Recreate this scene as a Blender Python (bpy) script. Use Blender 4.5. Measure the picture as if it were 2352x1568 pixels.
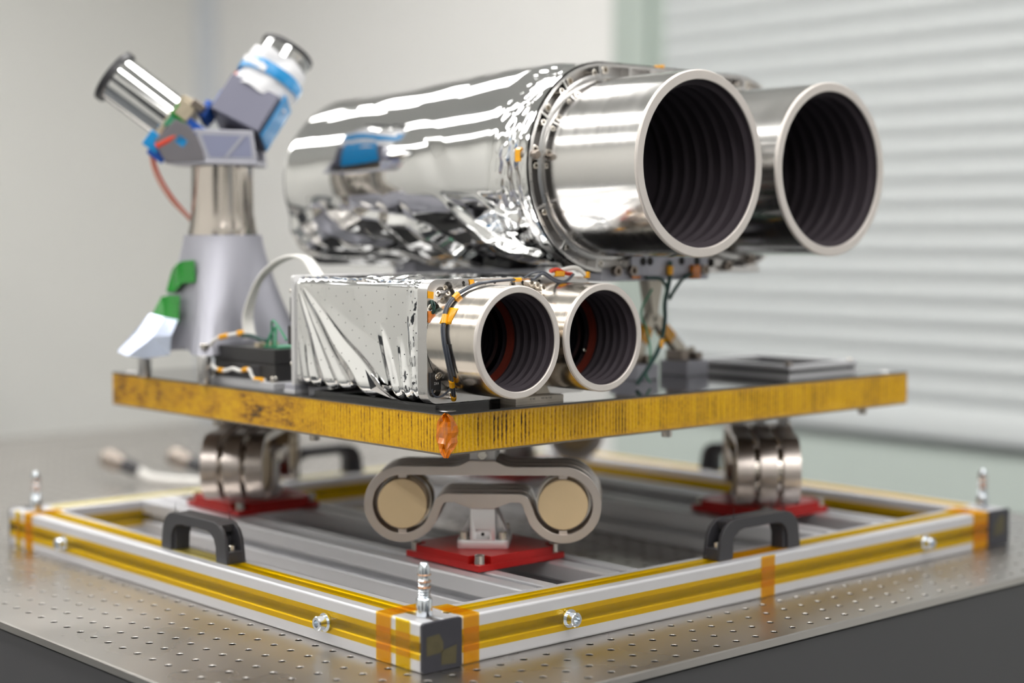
import bpy, math, random
from mathutils import Vector, Matrix, noise
random.seed(7)
sc = bpy.context.scene
for o in list(bpy.data.objects):
    bpy.data.objects.remove(o, do_unlink=True)
COL = sc.collection
S = 0.001                      # everything below is written in millimetres
R = math.radians

# ------------------------------------------------------------------ camera
YAW, PITCH = 0.8442, -0.0629
cpos = Vector((-860.63, -982.05, 341.6))
fw = Vector((math.cos(YAW) * math.cos(PITCH), math.sin(YAW) * math.cos(PITCH), math.sin(PITCH)))
rt = Vector((math.sin(YAW), -math.cos(YAW), 0))
up = rt.cross(fw)
cd = bpy.data.cameras.new('camera')
cam = bpy.data.objects.new('camera', cd)
COL.objects.link(cam)
mw = Matrix((rt, up, -fw)).transposed().to_4x4()
mw.translation = cpos * S
cam.matrix_world = mw
cd.sensor_width = 36
cd.lens = 58.103
cd.clip_start = 0.05
cd.dof.use_dof = True
cd.dof.focus_distance = 1.41
cd.dof.aperture_fstop = 2.3
sc.camera = cam

# ------------------------------------------------------------------ world, view
w = bpy.data.worlds.new('world')
sc.world = w
w.use_nodes = True
w.node_tree.nodes['Background'].inputs[0].default_value = (0.8, 0.85, 0.9, 1)
w.node_tree.nodes['Background'].inputs[1].default_value = 0.3
sc.view_settings.view_transform = 'Standard'
sc.view_settings.look = 'None'
sc.view_settings.gamma = 1
sc.view_settings.use_curve_mapping = False
sc.view_settings.exposure = 0.0
LAMP = 13.0        # radiance of the ceiling panels

# ------------------------------------------------------------------ materials
def lin(c):
    return tuple(((v / 255 + 0.055) / 1.055) ** 2.4 if v > 10 else v / 255 / 12.92 for v in c) + (1,)

def mat(name, col, metal=0.0, rough=0.5, var=0.0, vscale=20, vstretch=(1, 1, 1), bump=0.0, bscale=200,
        rvar=0.0, spec=0.5, coat=0.0, aniso=0.0):
    m = bpy.data.materials.new(name)
    m.use_nodes = True
    nt = m.node_tree
    b = nt.nodes['Principled BSDF']
    b.inputs['Base Color'].default_value = lin(col)
    b.inputs['Metallic'].default_value = metal
    b.inputs['Roughness'].default_value = rough
    b.inputs['Specular IOR Level'].default_value = spec
    b.inputs['Coat Weight'].default_value = coat
    b.inputs['Coat Roughness'].default_value = 0.05
    if aniso:
        b.inputs['Anisotropic'].default_value = aniso
    if var or bump or rvar:
        tc = nt.nodes.new('ShaderNodeTexCoord')
        mp = nt.nodes.new('ShaderNodeMapping')
        mp.inputs['Scale'].default_value = vstretch
        nt.links.new(tc.outputs['Object'], mp.inputs[0])
    if var or rvar:
        n = nt.nodes.new('ShaderNodeTexNoise')
        n.inputs['Scale'].default_value = vscale
        n.inputs['Detail'].default_value = 5
        nt.links.new(mp.outputs[0], n.inputs['Vector'])
    if var:
        hs = nt.nodes.new('ShaderNodeMix')
        hs.data_type = 'RGBA'
        c = lin(col)
        hs.inputs[6].default_value = tuple(v * (1 - var) for v in c[:3]) + (1,)
        hs.inputs[7].default_value = tuple(min(1, v * (1 + var)) for v in c[:3]) + (1,)
        nt.links.new(n.outputs['Fac'], hs.inputs[0])
        nt.links.new(hs.outputs[2], b.inputs['Base Color'])
    if rvar:
        mr = nt.nodes.new('ShaderNodeMapRange')
        mr.inputs['From Min'].default_value = 0.3
        mr.inputs['From Max'].default_value = 0.7
        mr.inputs['To Min'].default_value = rough - rvar
        mr.inputs['To Max'].default_value = rough + rvar
        nt.links.new(n.outputs['Fac'], mr.inputs['Value'])
        nt.links.new(mr.outputs[0], b.inputs['Roughness'])
    if bump:
        n2 = nt.nodes.new('ShaderNodeTexNoise')
        n2.inputs['Scale'].default_value = bscale
        n2.inputs['Detail'].default_value = 4
        nt.links.new(mp.outputs[0], n2.inputs['Vector'])
        bp = nt.nodes.new('ShaderNodeBump')
        bp.inputs['Strength'].default_value = bump
        bp.inputs['Distance'].default_value = 0.001
        nt.links.new(n2.outputs['Fac'], bp.inputs['Height'])
        nt.links.new(bp.outputs[0], b.inputs['Normal'])
    return m

def film(name, col, dif, rough=0.12, opaque=0.12):
    """clear tinted adhesive film: what lies under it shows through"""
    m = bpy.data.materials.new(name)
    m.use_nodes = True
    nt = m.node_tree
    nt.nodes.remove(nt.nodes['Principled BSDF'])
    out = nt.nodes['Material Output']
    t = nt.nodes.new('ShaderNodeBsdfTransparent')
    t.inputs[0].default_value = col + (1,)
    d = nt.nodes.new('ShaderNodeBsdfDiffuse')
    d.inputs[0].default_value = dif + (1,)
    g = nt.nodes.new('ShaderNodeBsdfGlossy')
    g.inputs['Roughness'].default_value = rough
    a = nt.nodes.new('ShaderNodeMixShader')
    a.inputs[0].default_value = opaque
    b = nt.nodes.new('ShaderNodeMixShader')
    nt.links.new(t.outputs[0], a.inputs[1])
    nt.links.new(d.outputs[0], a.inputs[2])
    b.inputs[0].default_value = 0.05
    nt.links.new(a.outputs[0], b.inputs[1])
    nt.links.new(g.outputs[0], b.inputs[2])
    nt.links.new(b.outputs[0], out.inputs[0])
    return m

def emit(name, col, s):
    m = bpy.data.materials.new(name)
    m.use_nodes = True
    b = m.node_tree.nodes['Principled BSDF']
    b.inputs['Base Color'].default_value = (0.8, 0.8, 0.8, 1)
    b.inputs['Emission Color'].default_value = col + (1,)
    b.inputs['Emission Strength'].default_value = s
    return m

MT = {}
MT['anod'] = mat('anodised_aluminium', (210, 210, 214), 0.6, 0.46)
MT['alu'] = mat('machined_aluminium', (205, 203, 202), 1.0, 0.3, rvar=0.05, vscale=60)
MT['alu_matte'] = mat('bead_blasted_aluminium', (178, 178, 188), 0.6, 0.5)
MT['tube'] = mat('turned_aluminium', (224, 222, 220), 1.0, 0.17, var=0.03, vscale=8, vstretch=(1, 30, 1), rvar=0.03)
MT['tube_small'] = mat('turned_aluminium_warm', (220, 212, 202), 1.0, 0.19, var=0.05, vscale=10, vstretch=(1, 40, 1), rvar=0.04)
MT['rim'] = mat('faced_aluminium_rim', (214, 207, 202), 0.5, 0.5, var=0.03, vscale=80)
MT['steel'] = mat('polished_steel', (200, 192, 184), 1.0, 0.18, rvar=0.04, vscale=40)
MT['flexure'] = mat('titanium_flexure', (206, 196, 190), 1.0, 0.34, var=0.04, vscale=60)
MT['bolt'] = mat('stainless_bolt', (214, 208, 200), 1.0, 0.22)
MT['zinc'] = mat('zinc_plated_steel', (214, 220, 226), 1.0, 0.2, var=0.05, vscale=200)
MT['gold_alodine'] = mat('yellow_chromated_face', (212, 188, 150), 0.3, 0.45, var=0.07, vscale=30)
MT['red'] = mat('red_anodised_plate', (176, 22, 20), 0.35, 0.36, var=0.06, vscale=50)
MT['black_plastic'] = mat('black_plastic', (50, 49, 53), 0.0, 0.42)
MT['black_cap'] = mat('black_end_cap', (46, 46, 54), 0.0, 0.4)
MT['black_box'] = mat('black_anodised_box', (48, 47, 48), 0.1, 0.42)
MT['bore'] = mat('black_baffle_coating', (56, 49, 55), 0.0, 0.75, spec=0.3)
MT['red_ring'] = mat('red_sealant_ring', (104, 34, 20), 0.0, 0.5)
MT['lens'] = mat('coated_glass', (8, 9, 13), 0.0, 0.03, spec=0.7)
MT['skin'] = mat('glossy_black_panel_skin', (16, 15, 18), 0.0, 0.06, spec=0.6, coat=0.4)
MT['skin_edge'] = mat('panel_skin_edge', (112, 104, 96), 0.3, 0.4)
MT['tape'] = film('amber_tape', (1.0, 0.885, 0.16), (0.75, 0.46, 0.01), opaque=0.05)
MT['tape_orange'] = film('orange_tape', (1.0, 0.83, 0.25), (0.85, 0.36, 0.01), opaque=0.1)
MT['tape_clear'] = film('pale_tape', (1.0, 0.96, 0.7), (0.8, 0.62, 0.2), opaque=0.03)
MT['kapton'] = mat('folded_orange_film', (208, 114, 4), 0.0, 0.2, var=0.55, vscale=160, spec=0.7)
MT['kapton_y'] = mat('yellow_film_patch', (236, 166, 10), 0.0, 0.25, var=0.12, vscale=200, spec=0.6)
MT['green_tape'] = mat('green_tape', (20, 132, 34), 0.0, 0.22, spec=0.7)
MT['blue_tape'] = mat('blue_tape', (20, 140, 205), 0.0, 0.3, spec=0.6)
MT['blue_dark'] = mat('dark_blue_tape', (18, 78, 168), 0.0, 0.3, spec=0.6)
MT['white_fabric'] = mat('white_wrap', (226, 226, 230), 0.0, 0.7, bump=0.2, bscale=120)
MT['white_cable'] = mat('white_cable', (226, 224, 220), 0.0, 0.45)
MT['cable'] = mat('dark_grey_cable', (62, 66, 76), 0.0, 0.35)
MT['cable_green'] = mat('green_black_cable', (34, 66, 62), 0.0, 0.4)
MT['cable_red'] = mat('red_wire', (206, 62, 36), 0.0, 0.4)
MT['cable_pink'] = mat('salmon_wire', (214, 158, 142), 0.0, 0.45)
MT['copper'] = mat('bare_copper_wire', (226, 176, 140), 1.0, 0.25)
MT['pcb'] = mat('green_circuit_board', (60, 140, 104), 0.0, 0.4)
MT['pcb_tan'] = mat('tan_connector_board', (176, 164, 142), 0.1, 0.45, var=0.25, vscale=160)
MT['print'] = mat('black_print', (24, 22, 22), 0.0, 0.6)
MT['print_white'] = mat('white_print', (220, 220, 220), 0.0, 0.6)
MT['wall'] = mat('white_cleanroom_wall', (231, 230, 226), 0.0, 0.55, var=0.012, vscale=1.5)
MT['wall_side'] = mat('white_side_wall', (238, 237, 235), 0.0, 0.55, var=0.012, vscale=1.5)
MT['wall_green'] = mat('pale_green_lower_wall', (196, 206, 200), 0.0, 0.5)
MT['trim'] = mat('blue_grey_corner_trim', (206, 210, 215), 0.0, 0.5)
MT['guide'] = mat('grey_green_shutter_guide', (186, 197, 190), 0.2, 0.45)
MT['slat'] = mat('pale_grey_slat', (204, 208, 209), 0.0, 0.5)
MT['ceiling'] = mat('white_ceiling', (232, 232, 230), 0.0, 0.7)
MT['floor'] = mat('grey_epoxy_floor', (98, 101, 104), 0.0, 0.3, var=0.03, vscale=3)
MT['skirt'] = mat('charcoal_table_side', (74, 73, 75), 0.0, 0.5)
MT['hole'] = mat('dark_threaded_hole', (58, 55, 52), 0.6, 0.5)
MT['head_grey'] = mat('grey_painted_housing', (106, 106, 122), 0.3, 0.45)
MT['inset'] = mat('blue_grey_inset', (140, 144, 170), 0.2, 0.4)
MT['wedge'] = mat('dark_grey_wedge', (116, 113, 118), 0.3, 0.45)
MT['alu_light'] = mat('light_aluminium', (214, 213, 214), 0.45, 0.45)
MT['label_plate'] = mat('pale_label_plate', (222, 214, 203), 0.0, 0.5)
MT['lamp'] = emit('lamp_panel', (1.0, 0.985, 0.95), LAMP)
MT['cream'] = mat('cream_strut', (214, 206, 192), 0.4, 0.4)
MT['clear_film'] = mat('silver_film', (176, 184, 202), 1.0, 0.24)
MT['steel_dark'] = mat('dark_steel', (150, 140, 132), 1.0, 0.3)  # darker and rougher than the polished steel

# brushed steel of the bench top
def table_mat():
    m = mat('brushed_steel_bench', (188, 184, 180), 1.0, 0.3, var=0.05, vscale=6, rvar=0.06)
    nt = m.node_tree
    b = nt.nodes['Principled BSDF']
    tc = nt.nodes.new('ShaderNodeTexCoord')
    mp = nt.nodes.new('ShaderNodeMapping')
    mp.inputs['Scale'].default_value = (20, 400, 1)
    mp.inputs['Rotation'].default_value = (0, 0, 0.6)
    n = nt.nodes.new('ShaderNodeTexNoise')
    n.inputs['Scale'].default_value = 6
    n.inputs['Detail'].default_value = 3
    bp = nt.nodes.new('ShaderNodeBump')
    bp.inputs['Strength'].default_value = 0.06
    bp.inputs['Distance'].default_value = 0.0006
    nt.links.new(tc.outputs['Object'], mp.inputs[0])
    nt.links.new(mp.outputs[0], n.inputs['Vector'])
    nt.links.new(n.outputs['Fac'], bp.inputs['Height'])
    nt.links.new(bp.outputs[0], b.inputs['Normal'])
    return m
MT['bench'] = table_mat()

# amber film over the honeycomb edge of the panel: dark cells show between the ridges
def honey_mat():
    m = bpy.data.materials.new('amber_film_over_honeycomb')
    m.use_nodes = True
    nt = m.node_tree
    b = nt.nodes['Principled BSDF']
    b.inputs['Roughness'].default_value = 0.26
    b.inputs['Specular IOR Level'].default_value = 0.6
    b.inputs['Metallic'].default_value = 0.15
    at = nt.nodes.new('ShaderNodeAttribute')
    at.attribute_name = 'groove'
    tc = nt.nodes.new('ShaderNodeTexCoord')
    n1 = nt.nodes.new('ShaderNodeTexNoise')           # blotches
    n1.inputs['Scale'].default_value = 28
    n1.inputs['Detail'].default_value = 2
    n2 = nt.nodes.new('ShaderNodeTexNoise')           # fine crumple
    n2.inputs['Scale'].default_value = 420
    n2.inputs['Detail'].default_value = 3
    for n in (n1, n2):
        nt.links.new(tc.outputs['Object'], n.inputs['Vector'])
    r1 = nt.nodes.new('ShaderNodeMapRange')
    r1.inputs['From Min'].default_value = 0.35
    r1.inputs['From Max'].default_value = 0.68
    r1.inputs['To Min'].default_value = 0.55
    r1.inputs['To Max'].default_value = 1.6
    nt.links.new(n1.outputs['Fac'], r1.inputs['Value'])
    mu = nt.nodes.new('ShaderNodeMath')
    mu.operation = 'MULTIPLY'
    nt.links.new(at.outputs['Fac'], mu.inputs[0])
    nt.links.new(r1.outputs[0], mu.inputs[1])
    ad = nt.nodes.new('ShaderNodeMath')
    ad.operation = 'MULTIPLY_ADD'
    ad.inputs[1].default_value = 0.9
    ad.inputs[2].default_value = -0.45
    nt.links.new(n2.outputs['Fac'], ad.inputs[0])
    sm = nt.nodes.new('ShaderNodeMath')
    sm.operation = 'ADD'
    sm.use_clamp = True
    nt.links.new(mu.outputs[0], sm.inputs[0])
    nt.links.new(ad.outputs[0], sm.inputs[1])
    cr = nt.nodes.new('ShaderNodeValToRGB')
    e = cr.color_ramp.elements
    e[0].position = 0.0
    e[0].color = lin((226, 176, 8))
    e[1].position = 1.0
    e[1].color = lin((70, 50, 18))
    x = cr.color_ramp.elements.new(0.45)
    x.color = lin((190, 136, 8))
    x = cr.color_ramp.elements.new(0.72)
    x.color = lin((120, 84, 20))
    nt.links.new(sm.outputs[0], cr.inputs[0])
    nt.links.new(cr.outputs[0], b.inputs['Base Color'])
    bp = nt.nodes.new('ShaderNodeBump')
    bp.inputs['Strength'].default_value = 0.35
    bp.inputs['Distance'].default_value = 0.0008
    nt.links.new(n2.outputs['Fac'], bp.inputs['Height'])
    nt.links.new(bp.outputs[0], b.inputs['Normal'])
    return m
MT['honey'] = honey_mat()

# aluminised film with a grid of pin holes
def foil_mat(name, pins=True, rough=0.05):
    m = mat(name, (238, 238, 238), 1.0, rough, bump=0.05, bscale=26)
    if not pins:
        return m
    nt = m.node_tree
    b = nt.nodes['Principled BSDF']
    uv = nt.nodes.new('ShaderNodeUVMap')
    mp = nt.nodes.new('ShaderNodeMapping')
    mp.inputs['Rotation'].default_value = (0, 0, 0.55)
    mp.inputs['Scale'].default_value = (1 / 12.5, 1 / 12.5, 1)
    fr = nt.nodes.new('ShaderNodeVectorMath')
    fr.operation = 'FRACTION'
    sb = nt.nodes.new('ShaderNodeVectorMath')
    sb.operation = 'DISTANCE'
    sb.inputs[1].default_value = (0.5, 0.5, 0)
    lt = nt.nodes.new('ShaderNodeMath')
    lt.operation = 'LESS_THAN'
    lt.inputs[1].default_value = 0.045
    mx = nt.nodes.new('ShaderNodeMix')
    mx.data_type = 'RGBA'
    mx.inputs[6].default_value = lin((238, 238, 238))
    mx.inputs[7].default_value = (0.02, 0.02, 0.02, 1)
    nt.links.new(uv.outputs[0], mp.inputs[0])
    nt.links.new(mp.outputs[0], fr.inputs[0])
    nt.links.new(fr.outputs[0], sb.inputs[0])
    nt.links.new(sb.outputs['Value'], lt.inputs[0])
    nt.links.new(lt.outputs[0], mx.inputs[0])
    nt.links.new(mx.outputs[2], b.inputs['Base Color'])
    return m
MT['foil_pin'] = foil_mat('perforated_silver_foil')
MT['foil'] = foil_mat('silver_foil', False, 0.05)

# ------------------------------------------------------------------ mesh helpers (millimetres)
def V(*a):
    return Vector(a)

def perp(ax):
    ax = Vector(ax).normalized()
    t = V(0, 0, 1) if abs(ax.z) < 0.9 else V(1, 0, 0)
    u = ax.cross(t).normalized()
    return ax, u, ax.cross(u)

class MB:
    def __init__(s, xf=None):
        s.v, s.f, s.xf = [], [], xf
    def add(s, vs, fs):
        k = len(s.v)
        s.v += [Vector(p) for p in vs]
        s.f += [tuple(k + i for i in f) for f in fs]
        return s
    def box(s, x0, x1, y0, y1, z0, z1):
        return s.add([(x0, y0, z0), (x1, y0, z0), (x1, y1, z0), (x0, y1, z0), (x0, y0, z1), (x1, y0, z1), (x1, y1, z1), (x0, y1, z1)],
                     [(3, 2, 1, 0), (4, 5, 6, 7), (0, 1, 5, 4), (1, 2, 6, 5), (2, 3, 7, 6), (3, 0, 4, 7)])
    def obox(s, c, ax, ay, az, hx, hy, hz):
        c, ax, ay, az = Vector(c), Vector(ax).normalized(), Vector(ay).normalized(), Vector(az).normalized()
        k = MB().box(-hx, hx, -hy, hy, -hz, hz)
        return s.add([c + ax * p.x + ay * p.y + az * p.z for p in k.v], k.f)
    def lathe(s, o, ax, prof, seg=32, closed=False):
        o = Vector(o)
        ax, u, w_ = perp(ax)
        vs, fs = [], []
        n = len(prof)
        for d, r in prof:
            for i in range(seg):
                a = 2 * math.pi * i / seg
                vs.append(o + ax * d + (u * math.cos(a) + w_ * math.sin(a)) * max(r, 1e-4))
        m = n if closed else n - 1
        for j in range(m):
            q = (j + 1) % n
            for i in range(seg):
                i2 = (i + 1) % seg
                fs.append((j * seg + i, j * seg + i2, q * seg + i2, q * seg + i))
        return s.add(vs, fs)
    def cyl(s, o, ax, r, h, seg=24, ch=0.0):
        if ch:
            return s.lathe(o, ax, [(0, 0), (0, r - ch), (ch, r), (h - ch, r), (h, r - ch), (h, 0)], seg)
        return s.lathe(o, ax, [(0, 0), (0, r), (h, r), (h, 0)], seg)
    def bolt(s, o, ax, r, h, seg=20):
        """socket head screw standing on o"""
        return s.lathe(o, ax, [(0, 0), (0, r), (h - r * .12, r), (h, r * .88), (h, r * .52), (h * .5, r * .5), (h * .5, 0)], seg)
    def prism(s, poly, fn, d0, d1):
        """poly in 2D, fn(u, v, d) -> 3D"""
        n = len(poly)
        vs = [fn(a, b, d0) for a, b in poly] + [fn(a, b, d1) for a, b in poly]
        fs = [tuple(range(n))[::-1], tuple(range(n, 2 * n))]
        fs += [(i, (i + 1) % n, n + (i + 1) % n, n + i) for i in range(n)]
        return s.add(vs, fs)
    def tube(s, path, r, seg=10, smooth=6, caps=True):
        P = catmull([Vector(p) for p in path], smooth) if smooth else [Vector(p) for p in path]
        rings = []
        prev = None
        for i, p in enumerate(P):
            t = (P[min(i + 1, len(P) - 1)] - P[max(i - 1, 0)]).normalized()
            if prev is None:
                _, u, w_ = perp(t)
            else:
                u = (prev - t * prev.dot(t)).normalized()
                w_ = t.cross(u)
            prev = u
            rr = r(i / (len(P) - 1)) if callable(r) else r
            rings.append([p + (u * math.cos(2 * math.pi * k / seg) + w_ * math.sin(2 * math.pi * k / seg)) * rr for k in range(seg)])
        vs = [q for g in rings for q in g]
        fs = []
        for j in range(len(P) - 1):
            for k in range(seg):
                k2 = (k + 1) % seg
                fs.append((j * seg + k, j * seg + k2, (j + 1) * seg + k2, (j + 1) * seg + k))
        if caps:
            fs.append(tuple(range(seg))[::-1])
            fs.append(tuple((len(P) - 1) * seg + k for k in range(seg)))
        return s.add(vs, fs)
    def ribbon(s, path, wv, hw, th=0.8, smooth=6):
        P = catmull([Vector(p) for p in path], smooth)
        wv = Vector(wv).normalized()
        vs, fs = [], []
        for i, p in enumerate(P):
            t = (P[min(i + 1, len(P) - 1)] - P[max(i - 1, 0)]).normalized()
            n = t.cross(wv).normalized()
            for a, b in ((-hw, -th), (hw, -th), (hw, th), (-hw, th)):
                vs.append(p + wv * a + n * b)
        for i in range(len(P) - 1):
            for k in range(4):
                k2 = (k + 1) % 4
                fs.append((i * 4 + k, i * 4 + k2, i * 4 + 4 + k2, i * 4 + 4 + k))
        fs += [(3, 2, 1, 0), tuple(len(vs) - 4 + k for k in range(4))]
        return s.add(vs, fs)
    def build(s, name, m, parent=None, bevel=0.0, smooth=35, kind=None, label=None, seg=2):
        off = parent_loc(parent)
        me = bpy.data.meshes.new(name)
        vs = [(s.xf @ p if s.xf else p) for p in s.v]
        me.from_pydata([tuple((p - off) * S) for p in vs], [], s.f)
        me.materials.append(MT[m] if isinstance(m, str) else m)
        me.validate()
        import bmesh
        bm = bmesh.new()
        bm.from_mesh(me)
        bmesh.ops.remove_doubles(bm, verts=bm.verts, dist=2e-7)
        bmesh.ops.recalc_face_normals(bm, faces=bm.faces)
        bm.to_mesh(me)
        bm.free()
        if smooth:
            me.shade_smooth()
            me.set_sharp_from_angle(angle=R(smooth))
        o = bpy.data.objects.new(name, me)
        COL.objects.link(o)
        if parent is not None:
            o.parent = parent
        if bevel:
            b = o.modifiers.new('bevel', 'BEVEL')
            b.width = bevel * S
            b.segments = seg
            b.limit_method = 'ANGLE'
            b.angle_limit = R(40)
            b.harden_normals = bool(smooth)
        if kind:
            o['kind'] = kind
        if label:
            o['label'] = label
        return o

def catmull(P, n):
    if len(P) < 3:
        return P
    out = []
    for i in range(len(P) - 1):
        p0, p1, p2, p3 = P[max(i - 1, 0)], P[i], P[i + 1], P[min(i + 2, len(P) - 1)]
        for k in range(n):
            t = k / n
            out.append(0.5 * ((2 * p1) + (p2 - p0) * t + (2 * p0 - 5 * p1 + 4 * p2 - p3) * t * t + (3 * p1 - p0 - 3 * p2 + p3) * t ** 3))
    out.append(P[-1])
    return out

def parent_loc(p):
    off = Vector((0, 0, 0))
    while p is not None:
        off += p.location / S
        p = p.parent
    return off

def thing(name, label, cat, loc, group=None):
    o = bpy.data.objects.new(name, None)
    COL.objects.link(o)
    o.empty_display_size = 0.02
    o.location = Vector(loc) * S
    o['label'] = label
    o['category'] = cat
    if group:
        o['group'] = group
    return o

def tag(o, label, cat, group=None):
    o['label'] = label
    o['category'] = cat
    if group:
        o['group'] = group
    return o

def struct(o):
    o['kind'] = 'structure'
    return o

def copy_tree(o, parent=None):
    c = o.copy()
    COL.objects.link(c)
    c.parent = parent
    for ch in list(o.children):
        copy_tree(ch, c)
    return c

def cut(o, cutter):
    """subtract a throw-away mesh from o"""
    cm = cutter.build('cutter', 'print')
    md = o.modifiers.new('cut', 'BOOLEAN')
    md.object = cm
    md.operation = 'DIFFERENCE'
    md.solver = 'EXACT'
    md.use_self = True
    bpy.context.view_layer.update()
    dg = bpy.context.evaluated_depsgraph_get()
    me = bpy.data.meshes.new_from_object(o.evaluated_get(dg))
    o.modifiers.clear()
    o.data = me
    bpy.data.objects.remove(cm, do_unlink=True)
    me.shade_smooth()
    me.set_sharp_from_angle(angle=R(35))

def rrect(x0, x1, y0, y1, r, n=6):
    pts = []
    for cx, cy, a0 in ((x1 - r, y1 - r, 0), (x0 + r, y1 - r, 90), (x0 + r, y0 + r, 180), (x1 - r, y0 + r, 270)):
        for i in range(n + 1):
            a = R(a0 + 90 * i / n)
            pts.append((cx + r * math.cos(a), cy + r * math.sin(a)))
    return pts

def text_mesh(s, size, name, m, parent, origin, xdir, ydir, label=None):
    cu = bpy.data.curves.new(name, 'FONT')
    cu.body = s
    cu.size = size
    cu.align_x = 'CENTER'
    cu.align_y = 'CENTER'
    cu.extrude = 0.02
    t = bpy.data.objects.new(name, cu)
    COL.objects.link(t)
    bpy.context.view_layer.update()
    me = bpy.data.meshes.new_from_object(t.evaluated_get(bpy.context.evaluated_depsgraph_get()))
    bpy.data.objects.remove(t, do_unlink=True)
    xd, yd = Vector(xdir).normalized(), Vector(ydir).normalized()
    zd = xd.cross(yd)
    off = parent_loc(parent)
    for v in me.vertices:
        p = Vector(origin) + xd * v.co.x + yd * v.co.y + zd * v.co.z - off
        v.co = p * S
    me.materials.clear()
    me.materials.append(MT[m])
    o = bpy.data.objects.new(name, me)
    COL.objects.link(o)
    o.parent = parent
    return o

# ================================================================== THE ROOM
XW, YW, XL, YF, ZF, ZC = 2200, 4044, -2700, -3600, -900, 1850
struct(MB().box(XL - 100, XW + 100, YF - 100, YW + 100, ZF - 80, ZF).build('floor', 'floor'))
struct(MB().box(XL - 100, XW + 100, YF - 100, YW + 100, ZC, ZC + 80).build('ceiling', 'ceiling'))
struct(MB().box(XL - 100, XW + 100, YW, YW + 100, ZF, ZC).build('wall_back', 'wall'))
struct(MB().box(XL - 100, XL, YF, YW, ZF, ZC).build('wall_left', 'wall'))
struct(MB().box(XL - 100, XW + 100, YF - 100, YF, ZF, ZC).build('wall_front', 'wall'))
wr = struct(MB().box(XW, XW + 100, YF, YW, ZF, ZC).build('wall_right', 'wall_side'))
struct(MB().prism([(XW, YW), (XW - 55, YW), (XW - 38, YW - 12), (XW - 12, YW - 38), (XW, YW - 55)], lambda a, b, d: V(a, b, d), ZF, ZC).build('trim_1', 'trim'))
# lower wall panel below the shutter
struct(MB().box(XW - 14, XW, -900, 2054, ZF, -96).build('trim_2', 'wall_green'))
# panel joints on the back wall
for i, x in enumerate((900, -300, -1500)):
    struct(MB().box(x - 3, x + 3, YW - 1.5, YW, ZF, ZC).build('trim_%d' % (i + 3), 'trim'))

# shutter with its guide, box slats and bottom bar
sh = thing('roller_shutter', 'pale grey-green roller shutter of horizontal slats covering the right wall', 'shutter', (XW - 30, 600, -96))
g = MB()
g.box(XW - 18, XW - 1, 1968, 2054, -96, ZC - 2)
g.box(XW - 46, XW - 1, 1905, 1968, -96, ZC - 2)
g.box(XW - 26, XW - 1, 1862, 1905, -96, ZC - 2)
g.build('guide_rail', 'guide', sh, bevel=3)
g = MB()
g.box(XW - 46, XW - 1, -860, -780, -96, ZC - 2)
g.build('guide_rail', 'guide', sh, bevel=3)
prof = [(XW - 8, 0.5), (XW - 18, 1.2), (XW - 21.5, 8), (XW - 24, 17), (XW - 24.8, 26), (XW - 24, 35), (XW - 21.5, 44), (XW - 18, 50.8), (XW - 8, 51.5)]
slat = MB().prism([(a, b - 26) for a, b in prof], lambda a, b, d: V(a, d, 64 + b), -779, 1861).build('slat', 'slat', sh, smooth=50)
for k in range(-1, 33):
    if k == 0:
        continue
    c = slat.copy()
    COL.objects.link(c)
    c.location.z = slat.location.z + 52 * k * S
MB().prism([(XW - 8, -95), (XW - 30, -95), (XW - 40, -84), (XW - 40, -60), (XW - 34, -30), (XW - 27, -16), (XW - 8, -15)],
           lambda a, b, d: V(a, d, b), -779, 1861).build('bottom_bar', 'slat', sh, smooth=30)
MB().box(XW - 30, XW - 6, -779, 1861, -101, -95).build('rubber_seal', 'skirt', sh)

# ceiling lamps: recessed luminous panels in rows
def lamp(x, y, hx, hy, label):
    t = thing('ceiling_light', label, 'light', (x, y, ZC), 'luminous panels in the ceiling')
    f = MB()
    for a in ((x - hx - 20, x + hx + 20, y - hy - 20, y - hy), (x - hx - 20, x + hx + 20, y + hy, y + hy + 20),
              (x - hx - 20, x - hx, y - hy, y + hy), (x + hx, x + hx + 20, y - hy, y + hy)):
        f.box(a[0], a[1], a[2], a[3], ZC - 14, ZC - 0.5)
    f.build('frame', 'anod', t)
    MB().box(x - hx, x + hx, y - hy, y + hy, ZC - 9, ZC - 0.5).build('diffuser', 'lamp', t)
for x, hx, ys in ((760, 260, (-1500, 300, 2100)), (-600, 150, (-2400, -900, 600, 2100, 3300)), (-1850, 150, (-2400, -600, 1200, 2800))):
    for y in ys:
        lamp(x, y, hx, 620 if hx < 200 else 560, '%s luminous ceiling panel, %s, %s of its row' % ('wide' if hx > 200 else 'narrow', 'over the shutter side' if x > 0 else ('above the table' if x > -1000 else 'along the left wall'), ('first', 'second', 'third', 'fourth', 'fifth')[ys.index(y)]))

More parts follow.
